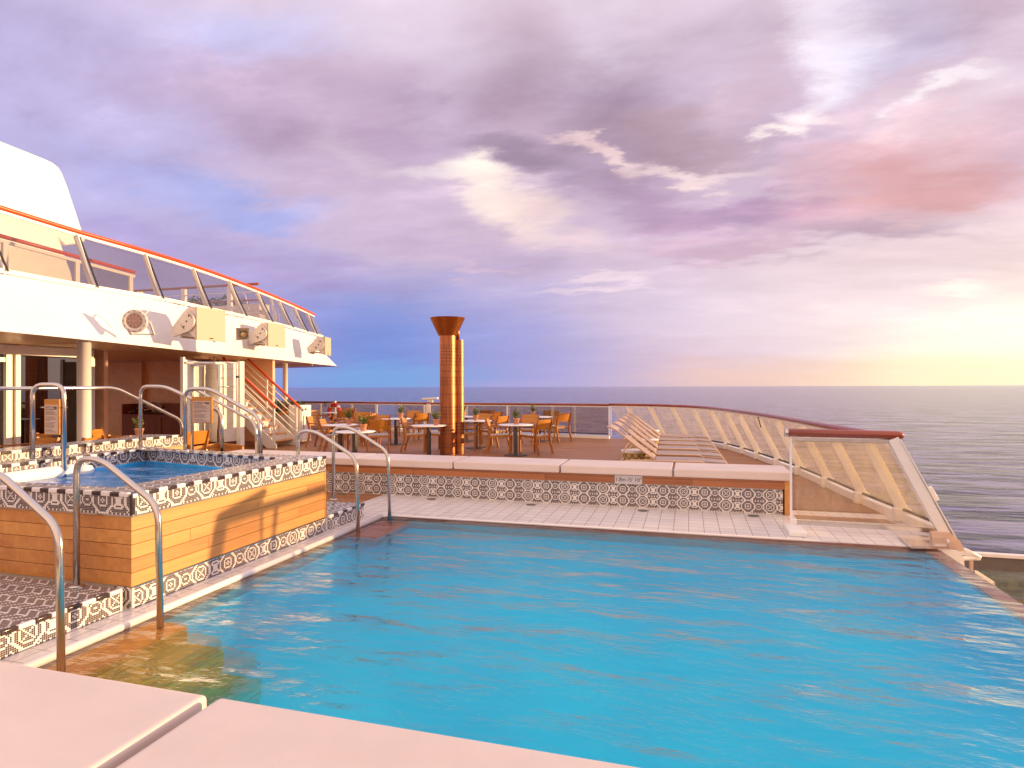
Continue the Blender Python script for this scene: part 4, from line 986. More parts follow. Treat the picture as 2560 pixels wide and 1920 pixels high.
for k, pts_ in enumerate((((676, 742), (686, 783), (686, 835)), ((690, 835), (690, 786), (699, 786), (699, 838)), ((600, 731), (612, 735), (627, 790)))):
    g = MB(); g.tube(fillet([ony(x, y, 18.0)-lo for x, y in pts_], .08), .05 if k == 0 else .022, 8); g.build('tube', M['white'], ld)
# funnel
fu = [(-500, 160), (0, 352), (110, 396), (132, 406), (147, 418), (156, 432), (170, 468), (190, 528), (206, 577), (214, 598), (212, 604), (204, 608), (163, 614), (150, 600), (178, 680), (196, 760), (-500, 760)]
fx = -15.5; q = [onx(x, y, fx) for x, y in fu]; o = q[1].copy(); g = MB(); g.prism([p-o for p in q], (-5, 0, 0)); f_ = g.build('funnel', M['fascia']); f_.location = o; tag(f_, 'big white rounded funnel casing rising above the upper deck', 'funnel')
bv = f_.modifiers.new('bevel', 'BEVEL'); bv.width = .08; bv.segments = 3; bv.limit_method = 'ANGLE'; bv.angle_limit = R(50)
# lamps and loudspeakers on the fascia
def speaker(px, py, dep, hgt, yaw, lab):
    c = atd(px, py, dep); t = thing('loudspeaker', lab, 'loudspeaker', c, yaw, 'cream loudspeakers on the upper deck edge')
    h = hgt/2; w_ = hgt*.54; d_ = hgt*.66      # front faces local +X
    g = MB(); prof = [(0, h), (-d_*.5, h), (-d_*.82, h*.72), (-d_*1.0, h*.25), (-d_*.95, -h*.1), (-d_*.4, -h*.62), (0, -h)]
    g.prism([(x, -w_, z) for x, z in prof], (0, 2*w_, 0)); cab = g.build('cabinet', M['speaker'], t)
    bv = cab.modifiers.new('bevel', 'BEVEL'); bv.width = .02; bv.segments = 2; bv.limit_method = 'ANGLE'; bv.angle_limit = R(40)
    g = MB(); g.box(.0, .03, -w_, w_, -h, h, bev=.006); gr = g.build('grille', M['grille'], t)
    g = MB(); g.box(.029, .033, -.05, .05, -h*.9, -h*.82); g.build('badge', M['black'], gr)
    # swivel arm: disc on the side and a tapering foot back to the wall
    g = MB(); n = 24; r_ = h*.62; cx_, cz_ = -d_*.45, h*.12
    pts_ = [(cx_+math.cos(a)*r_, cz_+math.sin(a)*r_) for a in [R(-80+i*(205/n)) for i in range(n+1)]]
    pts_ += [(-d_*1.42, -h*.25), (-d_*1.30, -h*.78)]
    g.prism([(x, -w_-.045, z) for x, z in pts_], (0, .04, 0)); arm = g.build('swivel_arm', M['speaker'], t)
    g = MB()
    for a0, a1 in ((20, 75), (200, 250)):
        g.tube([(cx_+math.cos(R(a))*r_*.78, -w_-.047, cz_+math.sin(R(a))*r_*.78) for a in range(a0, a1, 6)], .005, 6)
    for a, rr in ((60, .62), (0, 0), (235, .62)): g.lathe([(0, .012), (.016, .008), (.02, 0)], (cx_+math.cos(R(a))*r_*rr, -w_-.046, cz_+math.sin(R(a))*r_*rr), 10, m=Matrix.Rotation(R(90), 4, 'X'))
    g.build('slots_and_bolts', M['black'], arm)
    g = MB(); g.box(-d_*1.42, -d_*1.26, -w_*.6, w_*.9, -h*.8, -h*.2, bev=.01); g.bar((-d_*1.3, 0, -h*.6), (-d_*.2, 0, -h*.78), w_*1.5, .04); g.build('wall_bracket', M['speaker'], t)
speaker(526, 812, 12.55, .66, R(-6), 'largest cream loudspeaker, between the round floodlight and the small horn')
speaker(690, 839, 16.2, .62, R(-2), 'cream loudspeaker behind the small horn')
speaker(818, 866, 19.6, .58, R(16), 'cream loudspeaker at the far tip of the upper deck')
c = atd(338, 803, 10.75); t = thing('floodlight', 'round cream floodlight with dark lens on the white fascia', 'floodlight', c, R(-62))
mR = Matrix.Rotation(R(90), 4, 'Y')
g = MB(); g.lathe([(0, -.16), (.13, -.15), (.19, -.06), (.205, .0), (.205, .03), (.19, .038), (.135, .040), (.132, .025), (0, .025)], (0, 0, 0), 28, m=mR); g.build('housing', M['speaker'], t)
g = MB(); g.lathe([(.133, .032), (0, .036)], (0, 0, 0), 28, m=mR); le_ = g.build('lens', plain('lens_glass', (.40, .24, .19), .25, var=.3, nscale=30), t)
g = MB()
for i in range(12): a = i*math.pi/6; g.lathe([(0, .048), (.009, .044), (.011, .036)], (0, 0, 0), 8, m=mR @ Matrix.Translation((math.cos(a)*.178, math.sin(a)*.178, 0)))
for ring, n in ((.1, 10), (.05, 6), (0, 1)):
    for i in range(n): a = i*2*math.pi/n; g.lathe([(0, .036), (.014, .032), (.016, .028)], (0, 0, 0), 8, m=mR @ Matrix.Translation((math.cos(a)*ring, math.sin(a)*ring, 0)))
g.build('bolts_and_diodes', M['ink'], t)
g = MB()
for sgn in (-1, 1): g.bar((-.05, sgn*.215, 0), (-.34, sgn*.19, -.2), .02, .055, up=(0, 0, 1))
g.bar((-.34, -.2, -.2), (-.34, .2, -.2), .05, .02); g.tube(smoothpts([(-.12, .1, .12), (-.25, .12, .2), (-.36, .05, .12), (-.40, 0, -.05)], 5), .013, 8); g.build('yoke', M['speaker'], t)
c = atd(607, 836, 14.6); t = thing('horn_loudspeaker', 'small square horn loudspeaker with orange wires between two big loudspeakers', 'horn loudspeaker', c, R(-58))
g = MB(); pr = [(-.36, .05), (-.30, .055), (-.12, .09), (.0, .135), (.05, .15)]
for (x0, a0), (x1, a1) in zip(pr, pr[1:]):
    p0 = [(x0, -a0, -a0), (x0, a0, -a0), (x0, a0, a0), (x0, -a0, a0)]; p1 = [(x1, -a1, -a1), (x1, a1, -a1), (x1, a1, a1), (x1, -a1, a1)]
    for i in range(4): g.quad(p0[i], p0[(i+1) % 4], p1[(i+1) % 4], p1[i])
g.quad(*[(-.36, y, z) for y, z in ((-.05, -.05), (.05, -.05), (.05, .05), (-.05, .05))]); g.quad(*[(-.16, y, z) for y, z in ((-.08, -.08), (.08, -.08), (.08, .08), (-.08, .08))]); g.build('flared_horn', M['speaker'], t)
g = MB(); g.lathe([(0, .02), (.03, .02), (.085, -.14), (.085, -.155)], (0, 0, 0), 20, m=mR); g.build('centre_cone', M['amber'], t)
g = MB()
for k in range(3): g.tube(smoothpts([(-.3, -.02+.03*k, .05), (-.24, 0+.03*k, .14+.02*k), (-.36, .03*k, .16), (-.42, .03*k, .02)], 5), .009, 6)
g.build('wires', M['orange'], t)
g = MB(); g.bar((-.2, 0, -.02), (-.52, 0, -.08), .04, .05); g.build('bracket', M['speaker'], t)

# ------------------------------------------------------------------ lounge below
def column(px, py, zc, r_, lab):
    p = onz(px, py, zc); g = MB(); g.lathe([(r_, 0), (r_, zc), (r_*1.15, zc-.001), (r_*1.15, zc+.02)], (0, 0, 0), 28); o = g.build('column', M['white']); o.location = (p.x, p.y, 0); tag(o, lab, 'column', 'round white columns under the upper deck'); return p
column(210, 853.5, zb, .105, 'round white column at the front edge of the lounge, left')
column(713, 905.5, zb, .075, 'thin round white column under the far tip of the upper deck')
wx = -12.0
wl = thing('window_wall', 'lounge window wall with dark glass and white mullions behind the left column', 'window wall', (wx, 6, 0)); o = Vector((wx, 6, 0))
def wy(px): return onx(px, 940, wx).y-6
g = MB(); g.box(-.08, .08, -4, wy(228), 2.22, zb); g.build('lintel', M['white'], wl)
for a, b_, nm in ((7, 21, 'mullion'), (31, 43, 'mullion'), (219, 229, 'mullion')):
    g = MB(); g.box(-.06, .09, wy(a), wy(b_), 0, 2.22); g.build(nm, M['white'], wl)
g = MB(); g.box(-.06, .04, wy(22), wy(30), 0, 2.22); g.build('sliding_frame', M['sandframe'], wl)
g = MB(); g.box(-.06, .075, -4, wy(7), 2.08, 2.16); g.build('door_head', M['white'], wl)
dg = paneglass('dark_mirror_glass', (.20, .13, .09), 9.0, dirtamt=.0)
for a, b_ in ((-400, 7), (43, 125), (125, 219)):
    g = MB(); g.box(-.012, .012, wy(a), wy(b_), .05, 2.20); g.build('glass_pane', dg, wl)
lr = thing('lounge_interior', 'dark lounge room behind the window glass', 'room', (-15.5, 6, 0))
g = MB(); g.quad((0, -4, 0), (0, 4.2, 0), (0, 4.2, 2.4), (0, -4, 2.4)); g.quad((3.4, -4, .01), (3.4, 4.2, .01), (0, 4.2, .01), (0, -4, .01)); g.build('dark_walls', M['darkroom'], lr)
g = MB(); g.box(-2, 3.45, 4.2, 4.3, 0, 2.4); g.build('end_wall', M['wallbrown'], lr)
g = MB(); g.box(2.4, 2.6, 2.2, 3.4, 0, 2.1); g.build('folding_panel', M['mahogany'], lr)
bwl = thing('lounge_wall', 'plain brown panelled wall at the back of the covered terrace', 'wall', (-20, 15.3, 0))
g = MB(); g.box(0, 8.3, 0, .1, 0, zb); g.box(3.3, 3.6, -.14, 0, 0, zb); g.build('panel', M['wallbrown'], bwl)
sbq = [ony(x, y, 14.6) for x, y in ((304, 1010), (458, 1010))]
sd = thing('sideboard', 'dark mahogany sideboard with raised back in front of the brown wall', 'sideboard', (sbq[0].x, 14.6, 0)); W_ = sbq[1].x-sbq[0].x; zs = sbq[0].z
zc = ony(380, 1036, 14.6).z
g = MB(); g.box(0, W_, .0, .5, 0, zc, bev=.008); g.build('cabinet', M['mahogany'], sd)
g = MB(); g.box(0, W_, .42, .5, zc, zs); g.box(0, .05, .0, .42, zc, zs); g.box(W_*.72, W_, .0, .42, zc, zs); g.build('raised_back', M['mahogany'], sd)
for k in range(3):
    g = MB(); g.box(W_*k/3+.03, W_*(k+1)/3-.03, -.018, -.001, .08, zc-.10, bev=.004); dr = g.build('door', M['mahogany'], sd)
    g = MB(); g.box(W_*(k+.5)/3-.06, W_*(k+.5)/3+.06, -.034, -.0185, zc-.2, zc-.185); g.build('handle', M['darksteel'], dr)
cl = MB(); rnd = random.Random(5)
nx_, ny_ = 40, 10
P_ = [[Vector((.15+i/nx_*W_*.62, .38-j/ny_*.3-.06*math.sin(i*.9), zc+.03+.32*math.sin(math.pi*min(1, (i+3)/nx_))*(1-j/ny_*.8)+rnd.uniform(-.012, .012))) for i in range(nx_+1)] for j in range(ny_+1)]
for j in range(ny_):
    for i in range(nx_): f = cl.quad(P_[j][i], P_[j][i+1], P_[j+1][i+1], P_[j+1][i], 0 if rnd.random() < .42 else 1)
bl = cl.build('folded_blanket', [M['tile_w'], M['black']]); bl.location = (sbq[0].x, 14.6, 0); tag(bl, 'rumpled black and white blanket lying on the mahogany sideboard', 'blanket')

# shower stall: three upright panels, rain head, chrome poles
ss = thing('shower_stall', 'open outdoor shower with sunlit cream panels left of the stairs', 'shower', (0, 0, 0)); ss.location = atd(520, 1080, 14.2); ss.location.z = 0; so_ = ss.location.copy()
def vpanel(a, b_, z0, z1, mat, nm, th=.05, par=ss):
    A = atd(*a); B = atd(*b_); A.z = B.z = 0
    g = MB(); n_ = Vector((-(B-A).y, (B-A).x, 0)).normalized()*th
    q = [A-so_, B-so_, B-so_+n_, A-so_+n_]
    g.prism([Vector((p.x, p.y, z0)) for p in q], (0, 0, z1-z0)); return g.build(nm, mat, par)
zsh = 2.20
pA_ = vpanel((463, 1000, 13.0), (513, 1000, 14.8), .32, zsh, M['white'], 'side_panel')
pB_ = vpanel((514, 1000, 14.7), (545, 1000, 14.3), .32, zsh, M['offwhite'], 'rear_panel')
pC_ = vpanel((550, 1000, 14.25), (592, 1000, 14.75), .32, zsh, M['offwhite'], 'rear_panel')
for z in (.75, 1.15, 1.5, 1.82, 2.05):
    vpanel((550.5, 1000, 14.235), (588, 1000, 14.69), z, z+.006, M['sandframe'], 'seam', .01, pC_)
    vpanel((514.5, 1000, 14.685), (544.5, 1000, 14.29), z, z+.006, M['sandframe'], 'seam', .01, pB_)
vpanel((458, 1000, 12.95), (463, 1000, 13.0), .2, zsh+.05, M['white'], 'corner_post', .08); vpanel((591, 1000, 14.6), (601, 1000, 14.5), .2, zsh+.02, M['white'], 'corner_post', .1)
def tubepx(pts_, r_, mat, nm, par, o_):
    g = MB(); g.tube(fillet([atd(*p)-o_ for p in pts_], .05), r_, 10); return g.build(nm, mat, par)
tubepx([(546, 910, 14.1), (546, 1125, 14.1)], .03, M['steel'], 'chrome_pole', ss, so_)
tubepx([(462, 907, 12.98), (560, 908, 14.1)], .028, M['white'], 'top_rail', ss, so_)
tubepx([(592, 1035, 14.4), (592, 908, 14.4), (563, 906, 14.2)], .022, M['white'], 'door_frame', ss, so_)
tubepx([(552, 966, 14.1), (588, 967, 14.5)], .008, M['steel'], 'glass_hinge_bar', ss, so_)
rh = tubepx([(512, 910.5, 14.1), (488, 909.5, 13.6), (488, 913, 13.6)], .016, M['steel'], 'shower_arm', ss, so_)
g = MB(); cpt = atd(488, 915, 13.6)-so_; g.box(cpt.x-.16, cpt.x+.16, cpt.y-.16, cpt.y+.16, cpt.z-.012, cpt.z+.012, bev=.004); g.build('rain_head', M['steel'], rh)
vpanel((589, 1000, 14.35), (597, 1000, 14.35), H+(967-943)/F*14.35, H+(967-938)/F*14.35, M['ink'], 'switch', .02)
tk = thing('teak_planter_wall', 'low teak boarded wall in front of the shower', 'low wall', atd(470, 1120, 12.6)); tk.location.z = 0; tko = tk.location.copy()
for a, b_, nm in (((466, 1120, 12.4), (547, 1120, 13.5), 'board_face'), ((545, 1120, 13.5), (608, 1120, 12.9), 'board_face')):
    A = atd(*a); B = atd(*b_); g = MB(); zz = H-(1108-967)/F*13.2; planks(g, (A.x-tko.x, A.y-tko.y, 0), (B.x-tko.x, B.y-tko.y, 0), 0, zz, 4, .05); g.build(nm, M['teak_x'], tk)

# stairs to the upper deck
sx0, sya, syb = -10.42, 13.7, 14.65
st = thing('staircase', 'white open staircase with teak treads and red handrails up to the upper deck', 'staircase', (sx0, sya, 0)); slope = .80
def sp_(dx, y, z): return Vector((-dx, y-sya, z))
for y in (sya, syb):
    g = MB(); g.prism([sp_(-.05, y, 0), sp_(-.05, y, .10), sp_(.12, y, .26), sp_(4.0, y, .22+4.0*slope), sp_(4.0, y, -.02+4.0*slope), sp_(.25, y, 0)], (0, .03, 0)); g.build('stringer', M['white'], st)
nst = 15
for k in range(nst):
    dx = .12+k*.225; z = .17+k*.18
    g = MB(); g.box(-dx-.27, -dx, .035, syb-sya-.005, z-.03, z, bev=.004); tr_ = g.build('tread', M['teak_y'], st)
    g = MB(); g.box(-dx-.262, -dx-.25, .035, syb-sya-.005, z-.178, z-.032) if False else g.box(-dx-.262, -dx-.25, .035, syb-sya-.005, z, z+.145); g.build('riser_plate', M['white'], tr_)  # riser plate made tall to keep sunlight off the wall behind
def hrail(y, dx0, dz, dx1, r_, mat, nm, ext=0):
    g = MB(); g.tube([sp_(dx0, y, dz+dx0*slope), sp_(dx1, y, dz+dx1*slope)], r_, 10); return g.build(nm, M[mat] if isinstance(mat, str) else mat, st)
orv = bpy.data.materials['orange_red_varnish']
hr = hrail(syb, -.12, 1.12, 1.9, .034, orv, 'handrail'); hrail(sya, -.05, 1.10, 2.6, .034, orv, 'handrail')
g = MB(); g.tube([sp_(-.2, syb, 1.12-.2*slope), sp_(-.12, syb, 1.12-.12*slope)], .034, 10); g.build('end_cap', M['steel'], hr)
for y in (sya, syb):
    for dz in (.35, .55, .75, .94): hrail(y, .02, dz, 2.2, .013, 'white', 'rail_bar')
    for dx in (.02, .98, 1.9):
        g = MB(); g.bar(sp_(dx, y, .05+dx*slope), sp_(dx, y, 1.09+dx*slope), .05, .03, up=(0, 1, 0)); g.build('baluster', M['white'], st)
# planters and cupboard beyond the stairs
cb_ = thing('locker_cabinet', 'white locker cabinet with sunlit door standing beyond the foot of the stairs', 'cabinet', atd(752, 1110, 17.3)); cb_.location.z = 0; cb_.rotation_euler.z = R(-4)
g = MB(); g.box(-.42, 0, 0, .45, .06, 1.17-.08, bev=.006); g.build('body', M['white'], cb_)
g = MB(); g.box(.001, .02, .03, .42, .1, 1.05, bev=.003); dr = g.build('door', M['white'], cb_)
g = MB(); g.box(.02, .04, .08, .10, .4, .8); g.build('handle', M['steel'], dr)
g = MB(); g.lathe([(0, .03), (.03, .02), (.035, 0)], (.02, .18, .97), 12, m=Matrix.Rotation(R(90), 4, 'Y')); g.build('red_knob', M['red'], dr)
pt = thing('planter', 'cream planter trough full of green plants behind the stair rails', 'planter', atd(735, 1095, 17.9)); pt.location.z = 0
g = MB(); g.box(-1.3, .1, 0, .5, 0, .80, bev=.01); g.build('box', M['offwhite'], pt)
g = MB(); g.box(-1.32, .12, -.02, .52, .8, .86); g.build('timber_rim', M['teak_x'], pt)
g = MB()
for i, x in enumerate((-1.1, -.8, -.5, -.2, .05)): leafball(g, (x, .2, 1.0+.06*(i % 2)), .24, 110, .12, .8, 20+i)
g.build('foliage', M['leaf'], pt)
pt2 = MB(); pt2.lathe([(.09, 0), (.13, .22), (.135, .23), (.12, .23), (.11, .2), (0, .2)], seg=20); o = pt2.build('flower_pot', M['terracotta']); q = atd(714, 1020, 18.12); o.location = (q.x, q.y, .861); tag(o, 'terracotta pot standing on the planter behind the stairs', 'flower pot')

# ------------------------------------------------------------------ dining furniture
def make_chair():
    """teak armchair with woven seat; front of the seat faces local +Y"""
    t = thing('armchair', 'x', 'armchair')
    for s in (-1, 1):
        g = MB(); g.bar((s*.26, .25, 0), (s*.265, .25, .63), .036, .046, up=(0, 1, 0), bev=.005); g.build('leg', M['chairwood'], t)
        g = MB(); pts_ = [(s*.25, -.34, 0), (s*.25, -.255, .30), (s*.25, -.235, .46), (s*.25, -.28, .66), (s*.25, -.33, .82)]
        prev = None
        for a, b_, w0 in zip(pts_, pts_[1:], (.05, .06, .058, .045)): g.bar(a, Vector(b_)+(Vector(b_)-Vector(a)).normalized()*.01, .032, w0, up=(0, 1, 0), bev=.004)
        g.build('leg', M['chairwood'], t)
        g = MB(); g.bar((s*.265, -.29, .645), (s*.268, .285, .635), .05, .026, bev=.006); g.build('armrest', M['chairwood'], t)
    g = MB()
    for a, b_ in (((-.25, -.235, .405), (-.25, .25, .425)), ((.25, -.235, .405), (.25, .25, .425)), ((-.25, .245, .425), (.25, .245, .425)), ((-.25, -.235, .405), (.25, -.235, .405))): g.bar(a, b_, .03, .05, bev=.003)
    g.build('seat_frame', M['chairslat'], t)
    g = MB(); nx, ny = 10, 10
    P = [[Vector((-.24+.48*i/nx, -.225+.46*j/ny, .432+.018*j/ny-.022*math.sin(math.pi*i/nx)*math.sin(math.pi*j/ny))) for i in range(nx+1)] for j in range(ny+1)]
    for j in range(ny):
        for i in range(nx): g.quad(P[j][i], P[j][i+1], P[j+1][i+1], P[j+1][i], smooth=True)
    ring = [(-.24, -.225), (.24, -.225), (.24, .235), (-.24, .235)]
    g.strip([Vector((x, y, .43)) for x, y in ring+ring[:1]], [Vector((x, y, .40)) for x, y in ring+ring[:1]])
    g.build('seat', M['seat'], t)
    for z0, z1 in ((.575, .685), (.69, .805)):
        g = MB(); n = 8
        for f in (0, 1):
            pass
        A = []; B = []
        def yy(z): return -.28-.05*(z-.66)/.16
        for i in range(n+1):
            x = -.232+.464*i/n; c_ = -.035*math.sin(math.pi*i/n)
            A.append((x, yy(z0)+c_, z0)); B.append((x, yy(z1)+c_, z1+.012*math.sin(math.pi*i/n)))
        th = Vector((0, .018, .002))
        fa = [Vector(p) for p in A]; fb_ = [Vector(p) for p in B]
        g.strip(fa, fb_); g.strip([p+th for p in fa], [p+th for p in fb_]); g.strip(fb_, [p+th for p in fb_]); g.strip(fa, [p+th for p in fa])
        g.build('back_slat', M['chairslat'], t)
    return t
def make_table():
    t = thing('dining_table', 'x', 'table')
    g = MB(); g.lathe([(0, .700), (.385, .700), (.402, .706), (.405, .716), (.398, .722), (0, .722)], seg=48); g.build('tabletop', M['tabletop'], t)
    g = MB(); g.box(-.038, .038, -.038, .038, .02, .70, bev=.004); g.build('pedestal', M['darksteel'], t)
    g = MB(); g.lathe([(.27, 0), (.275, .008), (.262, .018), (.06, .024), (0, .024)], seg=40); g.build('base_plate', M['darksteel'], t)
    return t
def make_pot(kind=0):
    t = thing('potted_plant', 'x', 'potted plant')
    g = MB(); g.lathe([(.05, 0), (.072, .115), (.078, .116), (.08, .14), (.07, .14), (.064, .118), (.0, .115)], seg=22); pt_ = g.build('pot', M['terracotta'], t)
    g = MB(); g.lathe([(.064, .119), (0, .121)], seg=14); g.build('soil', M['soil'], pt_)
    g = MB(); rnd = random.Random(kind)
    for k in range(16):
        a = rnd.uniform(0, 6.28); tilt = rnd.uniform(.05, .75); L = rnd.uniform(.12, .25)
        d = Vector((math.cos(a)*math.sin(tilt), math.sin(a)*math.sin(tilt), math.cos(tilt)))
        b0 = Vector((0, 0, .12)); g.tube([b0, b0+d*L*.6, b0+d*L], .003, 5, rs=[.004, .003, .0015])
        for j in range(16):
            p = b0+d*L*rnd.uniform(.3, 1.05); s_ = rnd.uniform(.03, .05)
            u = Vector((rnd.gauss(0, 1), rnd.gauss(0, 1), rnd.gauss(.4, .8))).normalized(); v_ = u.cross(Vector((rnd.gauss(0, 1), rnd.gauss(0, 1), rnd.gauss(0, 1)))).normalized()*s_*.3
            g.quad(p, p+u*s_*.5+v_, p+u*s_, p+u*s_*.5-v_)
    g.build('foliage', M['leaf2'], t)
    return t
chair0 = make_chair(); table0 = make_table(); pot0 = make_pot(3); pot1 = make_pot(8); used = {}
def place(src, x, y, z, rz, lab, grp):
    o = src if src not in used else copy_tree(src)
    used[src] = 1
    o.location = (x, y, z); o.rotation_euler = (0, 0, rz); o['label'] = lab; o['group'] = grp
    return o
def face(az): return -R(az)          # az measured from +Y towards +X
CG = 'teak armchairs around the dining tables'; TG = 'round white dining tables'; PG = 'potted herbs on the tables'
# tables: (px, py of the top's centre)
tabs = {'A': (1289, 1061), 'B': (1190, 1051), 'C': (1348, 1041.5), 'D': (1072, 1063), 'E': (990, 1046), 'F': (887, 1078), 'G': (850, 1061.5), 'H': (832, 1031), 'I': (1166, 1041)}
tlab = {'A': 'round white table nearest the loungers, in front of two facing armchairs', 'B': 'round white table directly right of the copper pipes', 'C': 'rightmost round white table, standing at the rail',
        'D': 'round white table half hidden behind the left side of the copper pipes', 'E': 'round white table at the rail, left of the copper pipes', 'F': 'nearest round white table, seen through the far pool handrail', 'G': 'round white table behind the nearest one, holding a plant',
        'H': 'farthest round white table beside the red life ring', 'I': 'small visible edge of a round white table behind the one right of the copper pipes'}
TP = {}
for k, (x, y) in tabs.items():
    p = onz(x, y, .722); TP[k] = p; place(table0, p.x, p.y, 0, 0, tlab[k], TG)
pots = [('A', 0.0, .06, pot0, 'terracotta pot with a herb on the table between two facing armchairs'), ('B', .01, -.05, pot1, 'terracotta pot with a bushy herb just right of the copper pipes'), ('C', -.20, .05, pot0, 'terracotta pot with a herb on the rightmost table'), ('D', .18, .0, pot1, 'terracotta pot with a herb half hidden by the left of the copper pipe'),
        ('E', .12, .05, pot0, 'terracotta pot with a herb on the rail table left of the copper pipes'), ('F', .16, .05, pot1, 'terracotta pot with a herb on the nearest table behind the pool handrail'), ('G', .2, .05, pot0, 'terracotta pot with a drooping herb on the second nearest table'), ('I', -.12, .02, pot1, 'smaller looking terracotta pot behind the bushy herb right of the copper pipes')]
for i, (k, dx, dy, src, lab) in enumerate(pots): place(src, TP[k].x+dx, TP[k].y+dy, .722, i*1.3, lab, PG)
def chair(px, py, az, lab, push=None):
    p = onz(px, py, 0); place(chair0, p.x, p.y, 0, face(az), lab, CG)
chair(1251, 1131, 78, 'dark armchair with its back on the left, nearest the copper pipes on the right side')
chair(1338, 1133, -62, 'sunlit armchair in front of the loungers with its back on the right')
chair(1316, 1113, 185, 'dark backed armchair on the far side of the table nearest the loungers')
chair(1234, 1116, -72, 'sunlit armchair right of the table beside the copper pipes')
chair(1196, 1106, 190, 'dark backed armchair behind the table beside the copper pipes')
chair(1163, 1124, 70, 'armchair just showing its seat at the right edge of the copper pipes')
chair(1224, 1094, -70, 'sunlit armchair at the back, behind the table beside the copper pipes')
chair(1212, 1088, 180, 'most distant dark backed armchair right of the copper pipes')
chair(1393, 1102, -55, 'rightmost sunlit armchair, standing by the rail')
chair(1372, 1092, 185, 'dark backed armchair beyond the rightmost table')
chair(1041, 1128, 76, 'armchair with its back on the left, just left of the copper pipes')
chair(1102, 1126, -75, 'armchair mostly hidden behind the copper pipes')
chair(1040, 1101, -58, 'sunlit armchair right of the rail table and left of the copper pipes')
chair(962, 1103, 80, 'armchair with a dark back on the left of the rail table')
chair(1025, 1090, 180, 'dark backed armchair on the far side of the rail table')
chair(946, 1131, -30, 'large sunlit armchair nearest the pool, its slatted back towards the viewer')
chair(838, 1131, 72, 'armchair on the left of the nearest table, crossed by the pool handrail')
chair(940, 1113, 182, 'dark backed armchair on the far side of the nearest table')
chair(806, 1117, 82, 'leftmost armchair of the dining group, in front of the white locker')
chair(905, 1110, -78, 'orange lit armchair right of the second nearest table')
chair(893, 1098, 184, 'dark backed armchair on the far side of the second nearest table')
chair(806, 1086, 84, 'far left armchair beside the red life ring, dark back on the left')
chair(868, 1085, -20, 'far sunlit armchair with striped shadows on its back, right of the life ring')
chair(862, 1078, 178, 'farthest dark backed armchair just showing behind the sunlit one by the life ring')
# two tables under the overhang at the left
LT = 'round white dining tables'
p = onx(75, 1112, -8.45); p1 = Vector((-8.5, 5.35, 0)); place(table0, -8.45, onz(40, 1108, .722).y if False else 5.55, 0, 0, 'round table cut by the left frame edge in front of the lounge windows', TG)
q_ = atd(352, 1000, 11.1); place(table0, q_.x, q_.y, 0, 0, 'round table in front of the mahogany sideboard', TG)
place(pot1, -8.95, 5.35, .722, .4, 'terracotta pot with a herb at the left frame edge', PG); place(pot0, q_.x-.04, q_.y, .722, 2.2, 'terracotta pot with yellow green herb in front of the sideboard', PG)
def chair2(px, d, az, lab):
    p = atd(px, 1000, d); place(chair0, p.x, p.y, 0, face(az), lab, CG)
chair2(62, 9.35, -175, 'orange armchair back left of the hot tub notice'); chair2(52, 10.2, -165, 'second armchair behind the orange one at the left frame edge'); chair2(180, 9.7, -110, 'armchair corner showing just right of the hot tub notice')
chair2(288, 11.6, 60, 'yellow lit armchair left of the table by the sideboard'); chair2(345, 10.3, 6, 'deep orange armchair back in front of the table by the sideboard'); chair2(462, 11.2, -80, 'armchair partly hidden by the tub rail in front of the shower')

